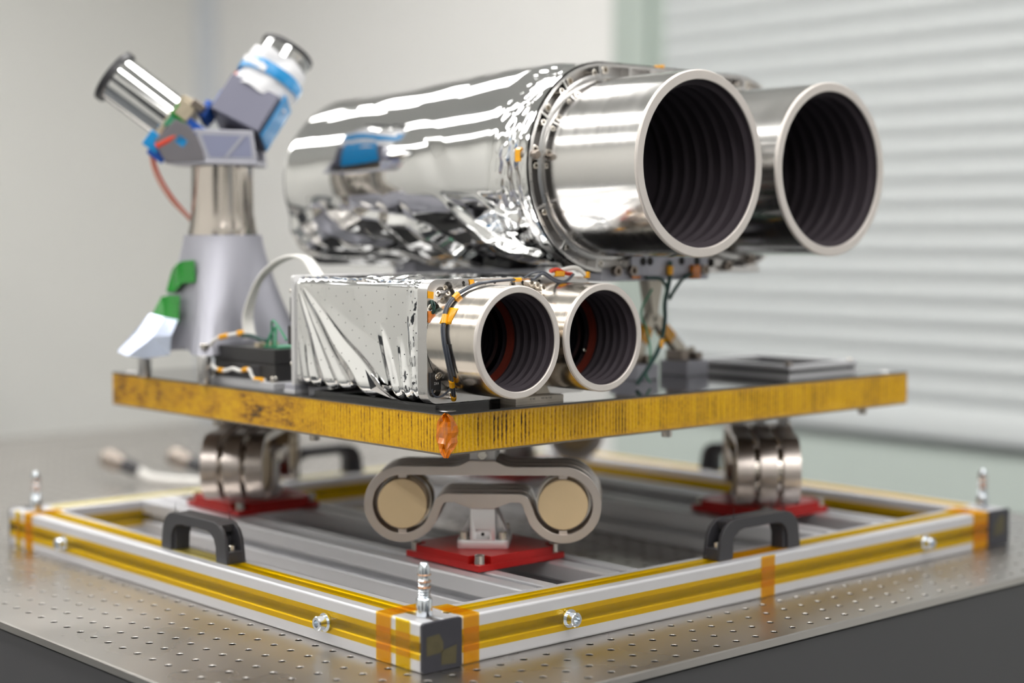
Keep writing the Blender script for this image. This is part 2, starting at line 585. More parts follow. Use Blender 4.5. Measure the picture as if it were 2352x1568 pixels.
# unseen cabinets and door, added to put dark shapes into the reflections
MT['rack'] = mat('dark_grey_cabinet', (52, 54, 58), 0.2, 0.45)
MT['door'] = mat('blue_grey_door', (120, 130, 142), 0.1, 0.45)
def cabinet(x0, x1, y0, y1, h, front, label):
    t = thing('added_cabinet', label, 'cabinet', ((x0 + x1) / 2, (y0 + y1) / 2, ZF))  # added out of view, gives metal and foil something dark to reflect
    MB().box(x0, x1, y0, y1, ZF + 60, ZF + h).build('body', 'rack', t, bevel=6)
    MB().box(x0 + 20, x1 - 20, y0 + 20, y1 - 20, ZF, ZF + 60).build('plinth', 'print', t)
    n_ = 4
    for i in range(n_):
        za, zb = ZF + 80 + (h - 100) * i / n_, ZF + 70 + (h - 100) * (i + 1) / n_
        if front == 'y':
            d_ = MB().box(x0 + 15, x1 - 15, y1, y1 + 14, za, zb).build('drawer', 'rack', t, bevel=3)
            MB().box((x0 + x1) / 2 - 70, (x0 + x1) / 2 + 70, y1 + 14, y1 + 34, zb - 60, zb - 45).build('drawer_pull', 'bolt', d_, bevel=3)
        elif front == '-y':
            d_ = MB().box(x0 + 15, x1 - 15, y0 - 14, y0, za, zb).build('drawer', 'rack', t, bevel=3)
            MB().box((x0 + x1) / 2 - 70, (x0 + x1) / 2 + 70, y0 - 34, y0 - 14, zb - 60, zb - 45).build('drawer_pull', 'bolt', d_, bevel=3)
        else:
            d_ = MB().box(x1, x1 + 14, y0 + 15, y1 - 15, za, zb).build('drawer', 'rack', t, bevel=3)
            MB().box(x1 + 14, x1 + 34, (y0 + y1) / 2 - 70, (y0 + y1) / 2 + 70, zb - 60, zb - 45).build('drawer_pull', 'bolt', d_, bevel=3)
cabinet(-1500, -800, YF + 20, YF + 650, 1750, 'y', 'tall dark grey drawer cabinet added behind the camera for dark reflections')
cabinet(600, 1300, YF + 20, YF + 650, 1100, 'y', 'low dark grey drawer cabinet added behind the camera for dark reflections')
cabinet(XL + 20, XL + 620, -1500, -700, 1800, 'x', 'tall dark grey drawer cabinet added unseen by the left wall for dark reflections')
cabinet(XL + 20, XL + 620, 900, 1500, 1000, 'x', 'low dark grey drawer cabinet added unseen by the left wall for dark reflections')
cabinet(-1250, -450, YW - 650, YW - 20, 2050, '-y', 'tall dark grey drawer cabinet added unseen at the far back wall for dark reflections')
cabinet(100, 650, YW - 650, YW - 20, 1500, '-y', 'chest-high dark grey drawer cabinet added unseen at the far back wall for dark reflections')
dd = struct(MB().box(-500, 400, YF, YF + 40, ZF, ZF + 2050).build('added_door_1', 'door', bevel=4))  # added door out of view, there for contrast in the reflections
MB().box(270, 300, YF + 40, YF + 90, ZF + 980, ZF + 1010).build('door_handle', 'bolt', dd, bevel=4)

# ================================================================== OPTICAL TABLE
tx0, tx1, ty0, ty1 = -234, 960, -90, 1690
tb = thing('optical_table', 'large steel optical table with a grid of threaded holes and charcoal sides', 'table', ((tx0 + tx1) / 2, (ty0 + ty1) / 2, -900))
def table_top():
    vs, fs, dark = [], [], []
    NS = 12
    i0, i1 = math.ceil((tx0 + 10) / 25), math.floor((tx1 - 10) / 25)
    j0, j1 = math.ceil((ty0 + 10) / 25), math.floor((ty1 - 10) / 25)
    xs = [i * 25 for i in range(i0, i1 + 1)]
    ys = [j * 25 for j in range(j0, j1 + 1)]
    X0, X1, Y0, Y1 = xs[0] - 12.5, xs[-1] + 12.5, ys[0] - 12.5, ys[-1] + 12.5
    ang = [2 * math.pi * (k + 0.5) / NS for k in range(NS)]
    def sq(a):
        c, s_ = math.cos(a), math.sin(a)
        k = 12.5 / max(abs(c), abs(s_))
        return c * k, s_ * k
    # square outline with corners
    outl = []
    for k in range(NS):
        outl.append(sq(ang[k]))
    for x in xs:
        for y in ys:
            b = len(vs)
            for (dx, dy) in outl:
                vs.append((x + dx, y + dy, 0))
            for r, z in ((3.5, 0), (3.25, -0.3), (3.25, -9)):
                for a in ang:
                    vs.append((x + r * math.cos(a), y + r * math.sin(a), z))
            for lv in range(3):
                for k in range(NS):
                    k2 = (k + 1) % NS
                    if lv == 2:
                        dark.append(len(fs))
                    fs.append((b + lv * NS + k, b + lv * NS + k2, b + (lv + 1) * NS + k2, b + (lv + 1) * NS + k))
            dark.append(len(fs))
            fs.append(tuple(b + 3 * NS + k for k in range(NS)))
            # fill the four corners of the cell
            for k in range(NS):
                k2 = (k + 1) % NS
                p, q = outl[k], outl[k2]
                if abs(abs(p[0]) - 12.5) > 1e-6 and abs(abs(q[0]) - 12.5) < 1e-6 or abs(abs(p[0]) - 12.5) < 1e-6 and abs(abs(q[0]) - 12.5) > 1e-6:
                    c = len(vs)
                    vs.append((x + math.copysign(12.5, p[0] + q[0]), y + math.copysign(12.5, p[1] + q[1]), 0))
                    fs.append((b + k, c, b + k2))
    # border strips, edge and chamfer
    def quad(x0, x1, y0, y1):
        c = len(vs)
        vs.extend([(x0, y0, 0), (x1, y0, 0), (x1, y1, 0), (x0, y1, 0)])
        fs.append((c, c + 1, c + 2, c + 3))
    quad(tx0 + 1, X0, ty0 + 1, ty1 - 1)
    quad(X1, tx1 - 1, ty0 + 1, ty1 - 1)
    quad(X0, X1, ty0 + 1, Y0)
    quad(X0, X1, Y1, ty1 - 1)
    c = len(vs)
    for ins, z in ((1, 0), (0, -1), (0, -7)):
        vs.extend([(tx0 + ins, ty0 + ins, z), (tx1 - ins, ty0 + ins, z), (tx1 - ins, ty1 - ins, z), (tx0 + ins, ty1 - ins, z)])
    for l in (0, 4):
        for k in range(4):
            fs.append((c + l + k, c + l + (k + 1) % 4, c + l + 4 + (k + 1) % 4, c + l + 4 + k))
    m = MB()
    m.v = [Vector(p) for p in vs]
    m.f = fs
    m.dark = dark
    return m
def build_raw(m, name, mt, parent, smooth=None):
    off = parent_loc(parent)
    me = bpy.data.meshes.new(name)
    me.from_pydata([tuple((p - off) * S) for p in m.v], [], m.f)
    me.materials.append(MT[mt])
    if smooth:
        me.shade_smooth()
        me.set_sharp_from_angle(angle=R(smooth))
    o = bpy.data.objects.new(name, me)
    COL.objects.link(o)
    o.parent = parent
    return o
tm_ = table_top()
to = build_raw(tm_, 'table_top', 'bench', tb)
to.data.materials.append(MT['hole'])
for i_ in tm_.dark:
    to.data.polygons[i_].material_index = 1
MB().box(tx0 + 3, tx1 - 3, ty0 + 3, ty1 - 3, -300, -9.5).build('side_skirt', 'skirt', tb)
MB().box(tx0 + 3.5, tx1 - 3.5, ty0 + 3.5, ty1 - 3.5, -9.4, -7).build('seam', 'print', tb)
for lx in (tx0 + 180, tx1 - 180):
    for ly in (ty0 + 250, ty1 - 250):
        MB().lathe((lx, ly, -900), (0, 0, 1), [(0, 0), (0, 110), (20, 110), (20, 70), (560, 70), (560, 100), (600, 100), (600, 0)], 24).build('leg', 'skirt', tb)

# ================================================================== BASE FRAME
fr = thing('base_frame', 'square frame of silver aluminium extrusions with amber tape strips and black handles', 'frame', (352, 386, 0))
def rail_poly():
    q = []
    h, r, sw, sd = 20, 2.6, 4.1, 11
    side = [(-h + r, h), (-sw - 1, h), (-sw, h - 1), (-sw, h - 4.5), (-sw - 3, h - 4.5), (-sw - 1, h - sd + 1), (-sw, h - sd), (sw, h - sd), (sw + 1, h - sd + 1), (sw + 3, h - 4.5), (sw, h - 4.5), (sw, h - 1), (sw + 1, h), (h - r, h)]
    arc = [(h - r + r * math.sin(R(a)), h - r + r * math.cos(R(a))) for a in (15, 30, 45, 60, 75)]
    one = side + arc
    for k in range(4):
        a = -R(90) * k
        q += [(x * math.cos(a) - y * math.sin(a), x * math.sin(a) + y * math.cos(a)) for x, y in one]
    return q
RP = rail_poly()
def rail_y(name, xc, y0, y1):
    return MB().prism(RP, lambda a, b, d: V(xc + a, d, 20 + b), y0, y1).build(name, 'anod', fr, smooth=0)
def rail_x(name, yc, x0, x1):
    return MB().prism(RP, lambda a, b, d: V(d, yc + a, 20 + b), x0, x1).build(name, 'anod', fr, smooth=0)
FX0, FX1, FY0, FY1 = -66.4, 769.8, 16.3, 755.9
rail_y('rail', FX0 + 20, FY0 + 3.5, FY1 - 3.5)
rail_y('rail', FX1 - 20, FY0 + 3.5, FY1 - 3.5)
rail_x('rail', FY0 + 22, FX0 + 40, FX1 - 40)
rail_x('rail', FY1 - 22, FX0 + 40, FX1 - 40)
for xc in (97, 199, 496, 598):
    rail_y('crossbeam', xc, FY0 + 42, FY1 - 42)
for xc in (FX0 + 20, FX1 - 20):
    for y0, y1 in ((FY0, FY0 + 3.4), (FY1 - 3.4, FY1)):
        ec = MB().prism(rrect(xc - 20.2, xc + 20.2, -0.0, 40.4, 2.5), lambda a, b, d: V(a, d, b), y0, y1).build('end_cap', 'black_cap', fr, bevel=0.8)
# scraps of amber film on the near end caps
def patch(name, m, parent, pts, th=0.15, nrm=(0, -1, 0)):
    n = Vector(nrm).normalized()
    k = len(pts)
    vs = [Vector(p) for p in pts] + [Vector(p) + n * th for p in pts]
    fs = [tuple(range(k)), tuple(range(k, 2 * k))] + [(i, (i + 1) % k, k + (i + 1) % k, k + i) for i in range(k)]
    return MB().add(vs, fs).build(name, m, parent, smooth=0)
MT['tape_dull'] = mat('smoky_film', (74, 68, 44), 0.0, 0.4, var=0.3, vscale=150)
y = FY0 - 0.1
patch('tape_scrap', 'tape_dull', fr, [(-63, y, 14), (-46, y, 15), (-46, y, 23), (-50, y, 30), (-63, y, 29)])
patch('tape_scrap', 'tape_dull', fr, [(-48, y, 5), (-33, y, 4), (-32, y, 19), (-48, y, 16)])
patch('tape_scrap', 'tape_dull', fr, [(738, y, 12), (758, y, 14), (760, y, 32), (752, y, 35), (742, y, 26)])
# long strips of tape over the slots
def strip(x0, x1, y0, y1, z0, z1, m='tape', name='tape_strip'):
    return MB().box(x0, x1, y0, y1, z0, z1).build(name, m, fr, smooth=0)
tw = 9.6
zt0, zt1 = 40.15, 40.35
def along_y_top(xc, y0, y1, m='tape'):
    strip(xc - tw, xc + tw, y0, y1, zt0, zt1, m)
def along_x_top(yc, x0, x1, m='tape'):
    strip(x0, x1, yc - tw, yc + tw, zt0, zt1, m)
along_y_top(FX0 + 20, 60, 318)
along_y_top(FX0 + 20, 318, 440, 'tape_clear')
along_y_top(FX0 + 20, 441, 705, 'tape')
along_y_top(FX1 - 20, 60, 712)
along_x_top(FY0 + 22, FX0 + 42, 296)
along_x_top(FY0 + 22, 296.5, 414, 'tape_orange')
along_x_top(FY0 + 22, 414.5, FX1 - 44)
along_x_top(FY1 - 22, FX0 + 42, FX1 - 44, 'tape_clear')
strip(FX0 - 0.35, FX0 - 0.15, FY0 + 4, FY1 - 4, 20 - tw, 20 + tw)
strip(FX0 + 41, FX1 - 41, FY0 + 1.65, FY0 + 1.85, 20 - tw, 20 + tw)
strip(FX1 - 40.35, FX1 - 40.15, FY0 + 50, FY1 - 50, 20 - tw, 20 + tw)
strip(FX0 + 45, FX1 - 45, FY1 - 42.35, FY1 - 42.15, 20 - tw, 20 + tw)
# bands wrapped round the rails
def band_y(y0, y1, m='tape_orange', top=True, zlo=0.4):
    strip(FX0 - 0.7, FX0 - 0.45, y0, y1, zlo, 40.2, m, 'tape_band')
    if top:
        strip(FX0 - 0.7, FX0 + 40, y0, y1, 40.45, 40.7, m, 'tape_band')
def band_x(x0, x1, m='tape_orange', top=True):
    strip(x0, x1, FY0 + 1.2, FY0 + 1.5, 0.4, 40.2, m, 'tape_band')
    if top:
        strip(x0, x1, FY0 + 1.2, FY0 + 42, 40.45, 40.7, m, 'tape_band')
band_y(57.2, 76.3)
band_y(32.4, 50.4, 'tape', False)
band_y(697.5, 715.8)
band_y(726, 738, 'tape', False)
band_x(-23.9, -7.4)
band_x(344, 363.5, 'tape_orange', False)
band_x(700.6, 729)
# threaded studs on the corners
def stud(x, y, ang):
    k = MB()
    z = 40
    prof = [(0, 0), (0, 6.2), (1, 6.6), (13.5, 6.6), (15, 5.4)]
    for i in range(7):
        prof += [(15.4 + i * 2.1, 4.5), (16.2 + i * 2.1, 5.3), (17.0 + i * 2.1, 4.5)]
    prof += [(31, 4.9), (38, 4.9), (42.5, 3.4), (43.3, 2.6), (43.3, 0)]
    k.lathe((x, y, z + 0.35), (0, 0, 1), prof, 18)
    s_ = k.build('stud', 'zinc', fr, smooth=40)
    r = MB()
    for zz in (63, 68, 73):
        r.lathe((x, y, zz), (0, 0, 1), [(0, 4.6), (0.5, 5.7), (1.1, 5.5), (0.9, 4.6)], 18)
    r.build('copper_ring', 'copper', s_)
for q in ((-47.7, 38), (-48.5, 724), (752, 40), (752, 733)):
    stud(q[0], q[1], 0)
# screws in the outer slots
def slot_screw(o, ax):
    wsh = MB().lathe(o, ax, [(0.2, 0), (0.2, 8.0), (1.8, 8.0), (1.8, 5)], 28).build('washer', 'zinc', fr)
    MB().bolt(Vector(o) + Vector(ax) * 1.8, ax, 6.2, 8.2, 24).build('slot_screw', 'zinc', fr)
slot_screw((FX0 - 0.4, 146.5, 19.2), (-1, 0, 0))
slot_screw((FX0 - 0.4, 621, 20), (-1, 0, 0))
slot_screw((92.5, FY0 + 1.6, 20.3), (0, -1, 0))
slot_screw((610, FY0 + 1.6, 21), (0, -1, 0))
# handles
def handle(c, ang):
    xf = Matrix.Translation(V(*c)) @ Matrix.Rotation(R(ang), 4, 'Z')
    L, H, W = 60, 37, 10.5
    k = MB(xf)
    outer = [(-L, 0), (-L + 3.5, 22), (-L + 8, 30), (-L + 15, 35), (-L + 23, H), (L - 23, H), (L - 15, 35), (L - 8, 30), (L - 3.5, 22), (L, 0)]
    inner = [(L - 19, 0), (L - 20, 14), (L - 23, 21), (L - 29, 25.5), (L - 36, 27), (-L + 36, 27), (-L + 29, 25.5), (-L + 23, 21), (-L + 20, 14), (-L + 19, 0)]
    # two cheeks (the profile), and the web between them along the inside; the ends stay open as pockets
    for s_ in (-1, 1):
        a, b = (W - 4) * s_, W * s_
        k.prism(outer + inner, lambda u, v, d: V(u, d, v), min(a, b), max(a, b))
    k.prism([(-L + 23, H - 0.4), (L - 23, H - 0.4)] + inner[1:-1], lambda u, v, d: V(u, d, v), -W + 3, W - 3)
    for s_ in (-1, 1):
        k.box(min(s_ * (L - 23.5), s_ * (L - 19.5)), max(s_ * (L - 23.5), s_ * (L - 19.5)), -W + 3, W - 3, 0, 22)
        k.box(min(s_ * (L - 0.8), s_ * (L - 20)), max(s_ * (L - 0.8), s_ * (L - 20)), -W + 3, W - 3, 0, 11)
        k.prism([(s_ * (L - 23), H - 0.4), (s_ * (L - 15), 34.6), (s_ * (L - 17), 27), (s_ * (L - 23), 24)], lambda u, v, d: V(u, d, v), -W + 3, W - 3)
    h = k.build('handle', 'black_plastic', fr, bevel=1.2)
    for s_ in (-1, 1):
        MB(xf).bolt((s_ * (L - 9.5), 0, 11), (0, 0, 1), 4.4, 5).build('handle_screw', 'bolt', h)
handle((FX0 + 21, 379, 40.4), 90)
handle((355, FY0 + 22, 40.4), 0)
handle((340, FY1 - 22, 40.4), 0)
handle((FX1 - 20, 392, 40.4), 90)

# ================================================================== ISOLATORS
def isolator():
    t = thing('vibration_isolator', 'x', 'isolator', (0, 0, 40), 'flexure isolators under the honeycomb panel')
    off = V(0, 0, 0)
    h = 53
    rot = Matrix.Rotation(R(45), 4, 'Z')
    nt_ = 15
    full = [(-h, -h), (h, -h), (h, h), (-h, h)]
    notched = []
    for sx, sy in ((-1, -1), (1, -1), (1, 1), (-1, 1)):
        a = [(sx * h, sy * (h - nt_)), (sx * (h - nt_ + 4), sy * (h - nt_)), (sx * (h - nt_), sy * (h - nt_ + 4)), (sx * (h - nt_), sy * h)]
        if sx * sy < 0:
            a.reverse()
        notched += a
    k = MB(rot)
    k.prism(full, lambda u, v, d: V(u, v, d), 40.45, 46.5)
    k.prism(notched, lambda u, v, d: V(u, v, d), 46.4, 53.5)
    pl = k.build('base_plate', 'red', t, bevel=0.5)
    for sx in (-1, 1):
        for sy in (-1, 1):
            MB(rot).bolt((sx * (h - 7), sy * (h - 7), 46.5), (0, 0, 1), 5.0, 8.5).build('plate_screw', 'bolt', pl)
    # lower bracket
    b = MB()
    b.prism(rrect(-24, 24, -30, 30, 5), lambda u, v, d: V(u, v, d), 53.5, 61.6)
    b.box(-11.7, 11.7, -30, -4, 61.5, 92)
    b.box(-11.7, 11.7, -5, 28, 61.5, 91.5)
    for s_ in (-1, 1):
        for y0 in (-12, 8):
            b.prism([(s_ * 11.5, 61.5), (s_ * 23, 61.5), (s_ * 22, 65), (s_ * 11.5, 88)], lambda u, v, d: V(u, d, v), y0, y0 + 4)
    br = b.build('lower_bracket', 'alu_light', t, bevel=0.7)
    c = MB()
    c.box(-6.5, 6.5, -32, -27, 62.5, 72)
    cut(br, c)
    MB().lathe((0, -27.1, 67), (0, -1, 0), [(0, 0), (0, 1.6), (0.12, 1.6), (0.12, 0)], 16).build('dark_hole_disc', 'print', br)  # flat black disc, the shade inside the hole put in as colour
    for sx in (-1, 1):
        for y0 in (-22, 22):
            MB().bolt((sx * 18, y0, 61.6), (0, 0, 1), 4.2, 7.0).build('bracket_screw', 'bolt', br)
    # S-shaped flexure band
    P = []
    P += [(0, 101.6), (33, 101.6)]
    for i in range(1, 6):
        a = R(90 - 70 * i / 5)
        P.append((33 + 8.3 * math.cos(a), 93.3 + 8.3 * math.sin(a)))
    cx, cz, rr = 74.5, 95.5, 31.4
    for i in range(0, 41):
        a = R(200 + 250 * i / 40)
        P.append((cx + rr * math.cos(a), cz + rr * math.sin(a)))
    P.append((0, 126.9 - 0.3))
    N = len(P)
    def loop(off_):
        out = []
        Q = P + [(-x, z) for x, z in reversed(P[1:-1])]
        n = len(Q)
        for i in range(n):
            p0, p1, p2 = Q[i - 1], Q[i], Q[(i + 1) % n]
            t_ = Vector((p2[0] - p0[0], p2[1] - p0[1])).normalized()
            nn = Vector((-t_.y, t_.x))
            out.append((p1[0] + nn.x * off_, p1[1] + nn.y * off_))
        return out
    A, B = loop(4.0), loop(-4.0)
    n = len(A)
    for y0, y1 in ((-33, -15), (-9, 9), (15, 33)):
        k = MB()
        vs = [(a, y0, c_) for a, c_ in A] + [(a, y0, c_) for a, c_ in B] + [(a, y1, c_) for a, c_ in A] + [(a, y1, c_) for a, c_ in B]
        fs = []
        for i in range(n):
            j = (i + 1) % n
            fs += [(i, j, n + j, n + i), (2 * n + i, 2 * n + j, 3 * n + j, 3 * n + i), (i, j, 2 * n + j, 2 * n + i), (n + i, n + j, 3 * n + j, 3 * n + i)]
        k.add(vs, fs)
        e = 0.05
        k.prism([(-32, 130.2), (-22, 131.5), (-12, 136), (12, 136), (22, 131.5), (32, 130.2), (32, 123), (-32, 123)], lambda u, v, d: V(u, d, v), y0 - e, y1 + e)
        k.prism([(-27, 98), (-11, 92), (11, 92), (27, 98), (27, 105.2), (-27, 105.2)], lambda u, v, d: V(u, d, v), y0 - e, y1 + e)
        k.build('flexure_plate', 'flexure', t, bevel=0.4, smooth=30)
    for s_ in (-1, 1):
        d = MB()
        d.lathe((s_ * cx, -31.5, cz), (0, 1, 0), [(0, 0), (0, 22.6), (0.8, 23.2), (6, 23.2), (6, 22), (58, 22), (58, 23.2), (62.2, 23.2), (63, 22.6), (63, 0)], 48)
        dm = d.build('damper_mass', 'gold_alodine', t)
        for zz in (cz - 25.6, cz + 25.6):
            MB().box(s_ * cx - 4, s_ * cx + 4, -30, 30, zz - 2.0, zz + 1.6).build('retaining_clip', 'flexure', dm, bevel=0.6)
        # rod through the mass, seen dark between the plates
        MB().cyl((s_ * cx, -14.9, cz), (0, 1, 0), 25.4, 5.6, 40).build('spacer_ring', 'steel', dm)
        MB().cyl((s_ * cx, 9.3, cz), (0, 1, 0), 25.4, 5.6, 40).build('spacer_ring', 'steel', dm)
    u = MB()
    u.prism(rrect(-17, 17, -34, 34, 4), lambda a, b_, d: V(a, b_, d), 150.5, 157.4)
    for y0 in (-28, -4, 20):
        u.box(-12, 12, y0, y0 + 8, 135.9, 151)
    ub = u.build('upper_bracket', 'alu_light', t, bevel=0.6)
    MB().bolt((0, -28, 141), (0, -1, 0), 4.3, 3.4).build('bracket_screw', 'bolt', ub)
    return t
iso = isolator()
spots = (((147, 190), -45, 'flexure isolator on a red plate seen face-on below the near panel corner'),
         ((147, 590), -135, 'flexure isolator seen end-on, on the red plate at the left under the panel'),
         ((547, 190), 45, 'flexure isolator seen end-on, on the red plate behind the right-hand near handle'),
         ((547, 590), 135, 'flexure isolator at the far side, half hidden behind the near isolator'))
for i, (q, a, lb) in enumerate(spots):
    o = iso if i == 0 else copy_tree(iso)
    o.location = V(q[0], q[1], 40) * S
    o.rotation_euler = (0, 0, R(a))
    o['label'] = lb

# ================================================================== HONEYCOMB PANEL
PX0, PX1, PY0, PY1, PZ0, PZ1 = 18.5, 678.5, 91, 671, 157.5, 193.5
pn = thing('honeycomb_panel', 'thick square honeycomb panel with glossy black top and amber film round its edge', 'panel', (348, 381, PZ0))
MB().prism(rrect(PX0 - 0.6, PX1 + 0.6, PY0 - 0.6, PY1 + 0.6, 2), lambda a, b, d: V(a, b, d), PZ1 - 1.2, PZ1).build('top_skin', 'skin', pn)
MB().prism(rrect(PX0 - 0.6, PX1 + 0.6, PY0 - 0.6, PY1 + 0.6, 2), lambda a, b, d: V(a, b, d), PZ1 - 1.9, PZ1 - 1.2).build('skin_edge', 'skin_edge', pn)
MB().prism(rrect(PX0 - 0.6, PX1 + 0.6, PY0 - 0.6, PY1 + 0.6, 2), lambda a, b, d: V(a, b, d), PZ0, PZ0 + 1.5).build('bottom_skin', 'skin_edge', pn)
MB().box(PX0 + 3, PX1 - 3, PY0 + 3, PY1 - 3, PZ0 + 1, PZ1 - 1.5).build('core', 'print', pn)
def edge_tape(side):
    rnd = random.Random(side)
    L = (PX1 - PX0) if side in (0, 2) else (PY1 - PY0)
    NZ = 14
    vs, gv = [], []
    pos, t = [], 0.0
    pitch = 4.4
    amps = {}
    u = 0.0
    cols = []
    while u < L:
        pw = pitch * rnd.uniform(0.86, 1.14)
        dark = rnd.uniform(0.45, 1.3) if rnd.random() < 0.8 else rnd.uniform(0.1, 0.4)
        for f_, h_, g_ in ((0.0, -0.75, dark), (0.16, -0.1, dark * 0.45), (0.34, 0.45, 0.05), (0.6, 0.6, 0.0), (0.84, 0.1, dark * 0.3)):
            cols.append((min(u + f_ * pw, L), h_, g_))
        u += pw
    cols.append((L, 0, 0))
    for (uu, hh, gg) in cols:
        for j in range(NZ + 1):
            v = j / NZ
            z = PZ0 + 1.5 + (PZ1 - 1.9 - PZ0 - 1.5) * v
            e = min(1, v * 6, (1 - v) * 6)
            nz = noise.noise(V(uu * 0.25, z * 0.35, side * 9.1))
            nz2 = noise.noise(V(uu * 0.9 + 40, z * 0.6, side * 5.3))
            k = 1.0
            if side == 3:       # the long far stretch on the left is creased along instead of ribbed
                k = min(1, max(0.12, (260 - uu) / 130))
            d = (hh * k * (0.75 + 0.5 * nz) + nz2 * 0.35) * e - 0.2
            g = gg * k * (0.6 + 0.9 * max(0, nz + 0.3)) + (1 - k) * max(0, noise.noise(V(uu * 0.09, z * 0.7, 3.3)) * 0.45 + 0.42)
            if side == 0:
                p = (PX0 + uu, PY0 - d, z)
            elif side == 1:
                p = (PX1 + d, PY0 + uu, z)
            elif side == 2:
                p = (PX1 - uu, PY1 + d, z)
            else:
                p = (PX0 - d, PY0 + uu, z)
            vs.append(p)
            gv.append(max(0, min(1, g * e + 0.25 * (1 - e))))
    n = NZ + 1
    fs = []
    for i in range(len(cols) - 1):
        for j in range(NZ):
            fs.append((i * n + j, (i + 1) * n + j, (i + 1) * n + j + 1, i * n + j + 1))
    off = parent_loc(pn)
    me = bpy.data.meshes.new('edge_film')
    me.from_pydata([tuple((Vector(p) - off) * S) for p in vs], [], fs)
    me.materials.append(MT['honey'])
    at = me.attributes.new('groove', 'FLOAT', 'POINT')
    at.data.foreach_set('value', gv)
    me.shade_smooth()
    o = bpy.data.objects.new('edge_film', me)
    COL.objects.link(o)
    o.parent = pn
    return o
for s_ in range(4):
    edge_tape(s_)
# orange fold of film over the near corner
def corner_fold():
    k = MB()
    rows = [(-0.03, 0.6), (0.08, 5.0), (0.18, 8.6), (0.3, 11.0), (0.42, 11.4), (0.55, 11.8), (0.68, 11.0), (0.8, 10.0), (0.9, 6.2), (0.97, 2.6), (1.0, 0.6)]
    cols = [-1, -0.72, -0.42, -0.2, 0, 0.2, 0.45, 0.75, 1]
    vs = []
    rnd = random.Random(3)
    for v, wd in rows:
        z = PZ0 - 0.5 + (PZ1 - PZ0 + 1) * v
        for c in cols:
            prd = 1.6 + (rnd.uniform(-1.2, 3.2) if abs(c) < 0.95 else -0.8)
            s_ = abs(c) * wd * (1 + (rnd.uniform(-0.14, 0.14) if abs(c) > 0.9 else 0))
            if c < 0:
                p = (PX0 - prd * 0.9, PY0 + s_ - prd * (1 - abs(c)), z)
            elif c > 0:
                p = (PX0 + s_ - prd * (1 - abs(c)), PY0 - prd * 0.9, z)
            else:
                p = (PX0 - prd, PY0 - prd, z)
            vs.append(p)
    n = len(cols)
    fs = []
    for i in range(len(rows) - 1):
        for j in range(n - 1):
            fs.append((i * n + j, i * n + j + 1, (i + 1) * n + j + 1, (i + 1) * n + j))
    return k.add(vs, fs).build('corner_film', 'kapton', pn, smooth=0, label='crumpled orange film folded over the near corner')
corner_fold()
for q in ((34, 107.5), (662, 107.5), (34, 655), (662, 655)):
    MB().cyl((q[0], q[1], PZ1 - 0.6), (0, 0, 1), 7.5, 1.0, 28, 0.3).build('insert', 'alu', pn)
for q in ((610, 100), (26, 466), (30, 300), (650, 640), (300, 100)):
    MB().cyl((q[0], q[1], PZ0 - 7), (0, 0, 1), 5, 7.4, 18, 0.5).build('underside_screw', 'steel', pn)

# ================================================================== SMALL TWIN TELESCOPE
SX0, SX1, SZ0, SZ1, SYF = 20.5, 214, 198.7, 305.5, 118.3
st = thing('twin_camera', 'small twin-tube camera in a foil-wrapped box at the near panel corner', 'camera', (117, 200, PZ1))
def optic(cx, cz, Ro, Ri, yr, yb, parent, tm, pitch, depth, vane, ring=None):
    t = MB()
    t.lathe((cx, yr, cz), (0, 1, 0), [(3.0, Ri), (3.0, Ro - 0.2), (3.2, Ro), (yb - yr, Ro), (yb - yr, Ri)], 96)
    tube = t.build('tube', tm, parent, smooth=30)
    r = MB()
    r.lathe((cx, yr, cz), (0, 1, 0), [(5, Ri), (0.7, Ri), (0, Ri + 0.7), (0, Ro - 1.0), (1.0, Ro), (3.05, Ro)], 96)
    r.build('rim', 'rim', tube, smooth=30)
    p = [(1.5, Ri - 0.15)]
    y = 9.0
    while y < depth:
        p += [(y - 2.2, Ri - 0.3), (y, Ri - vane), (y + 0.7, Ri - vane + 0.2), (y + 1.2, Ri - 0.3)]
        y += pitch
    p += [(depth + 3, Ri - 0.3), (depth + 3, 0)]
    b = MB().lathe((cx, yr, cz), (0, 1, 0), p, 80)
    b.build('baffled_bore', 'bore', tube, smooth=25)
    if ring:
        y0, m = ring
        MB().lathe((cx, yr, cz), (0, 1, 0), [(y0, Ri - 0.5), (y0, Ri - 3.2), (y0 + 4, Ri - 4.6), (y0 + 4, Ri - 0.5)], 64).build('retaining_ring', m, tube)
    return tube
small_tubes = []
for cx in (67.2, 168.6):
    tt = optic(cx, 253.2, 48, 41.8, 53, SYF - 0.5, st, 'tube_small', 9.4, 62, 2.6)
    small_tubes.append(tt)
    MB().lathe((cx, 53, 253.2), (0, 1, 0), [(52, 41.4), (52, 38.5), (57, 36.8), (58, 41.4)], 64).build('retaining_ring', 'red_ring', tt, label='red sealant ring in front of the lens')
    dome = [(62 - 9 * (1 - (i / 10) ** 2), 36.5 * i / 10) for i in range(11)]
    MB().lathe((cx, 53, 253.2), (0, 1, 0), dome, 48).build('lens', 'lens', tt, smooth=60)
fl = MB().prism(rrect(SX0, SX1, SZ0, SZ1, 11, 8), lambda a, b, d: V(a, d, b), SYF, SYF + 13.1).build('front_flange', 'alu', st, smooth=35)
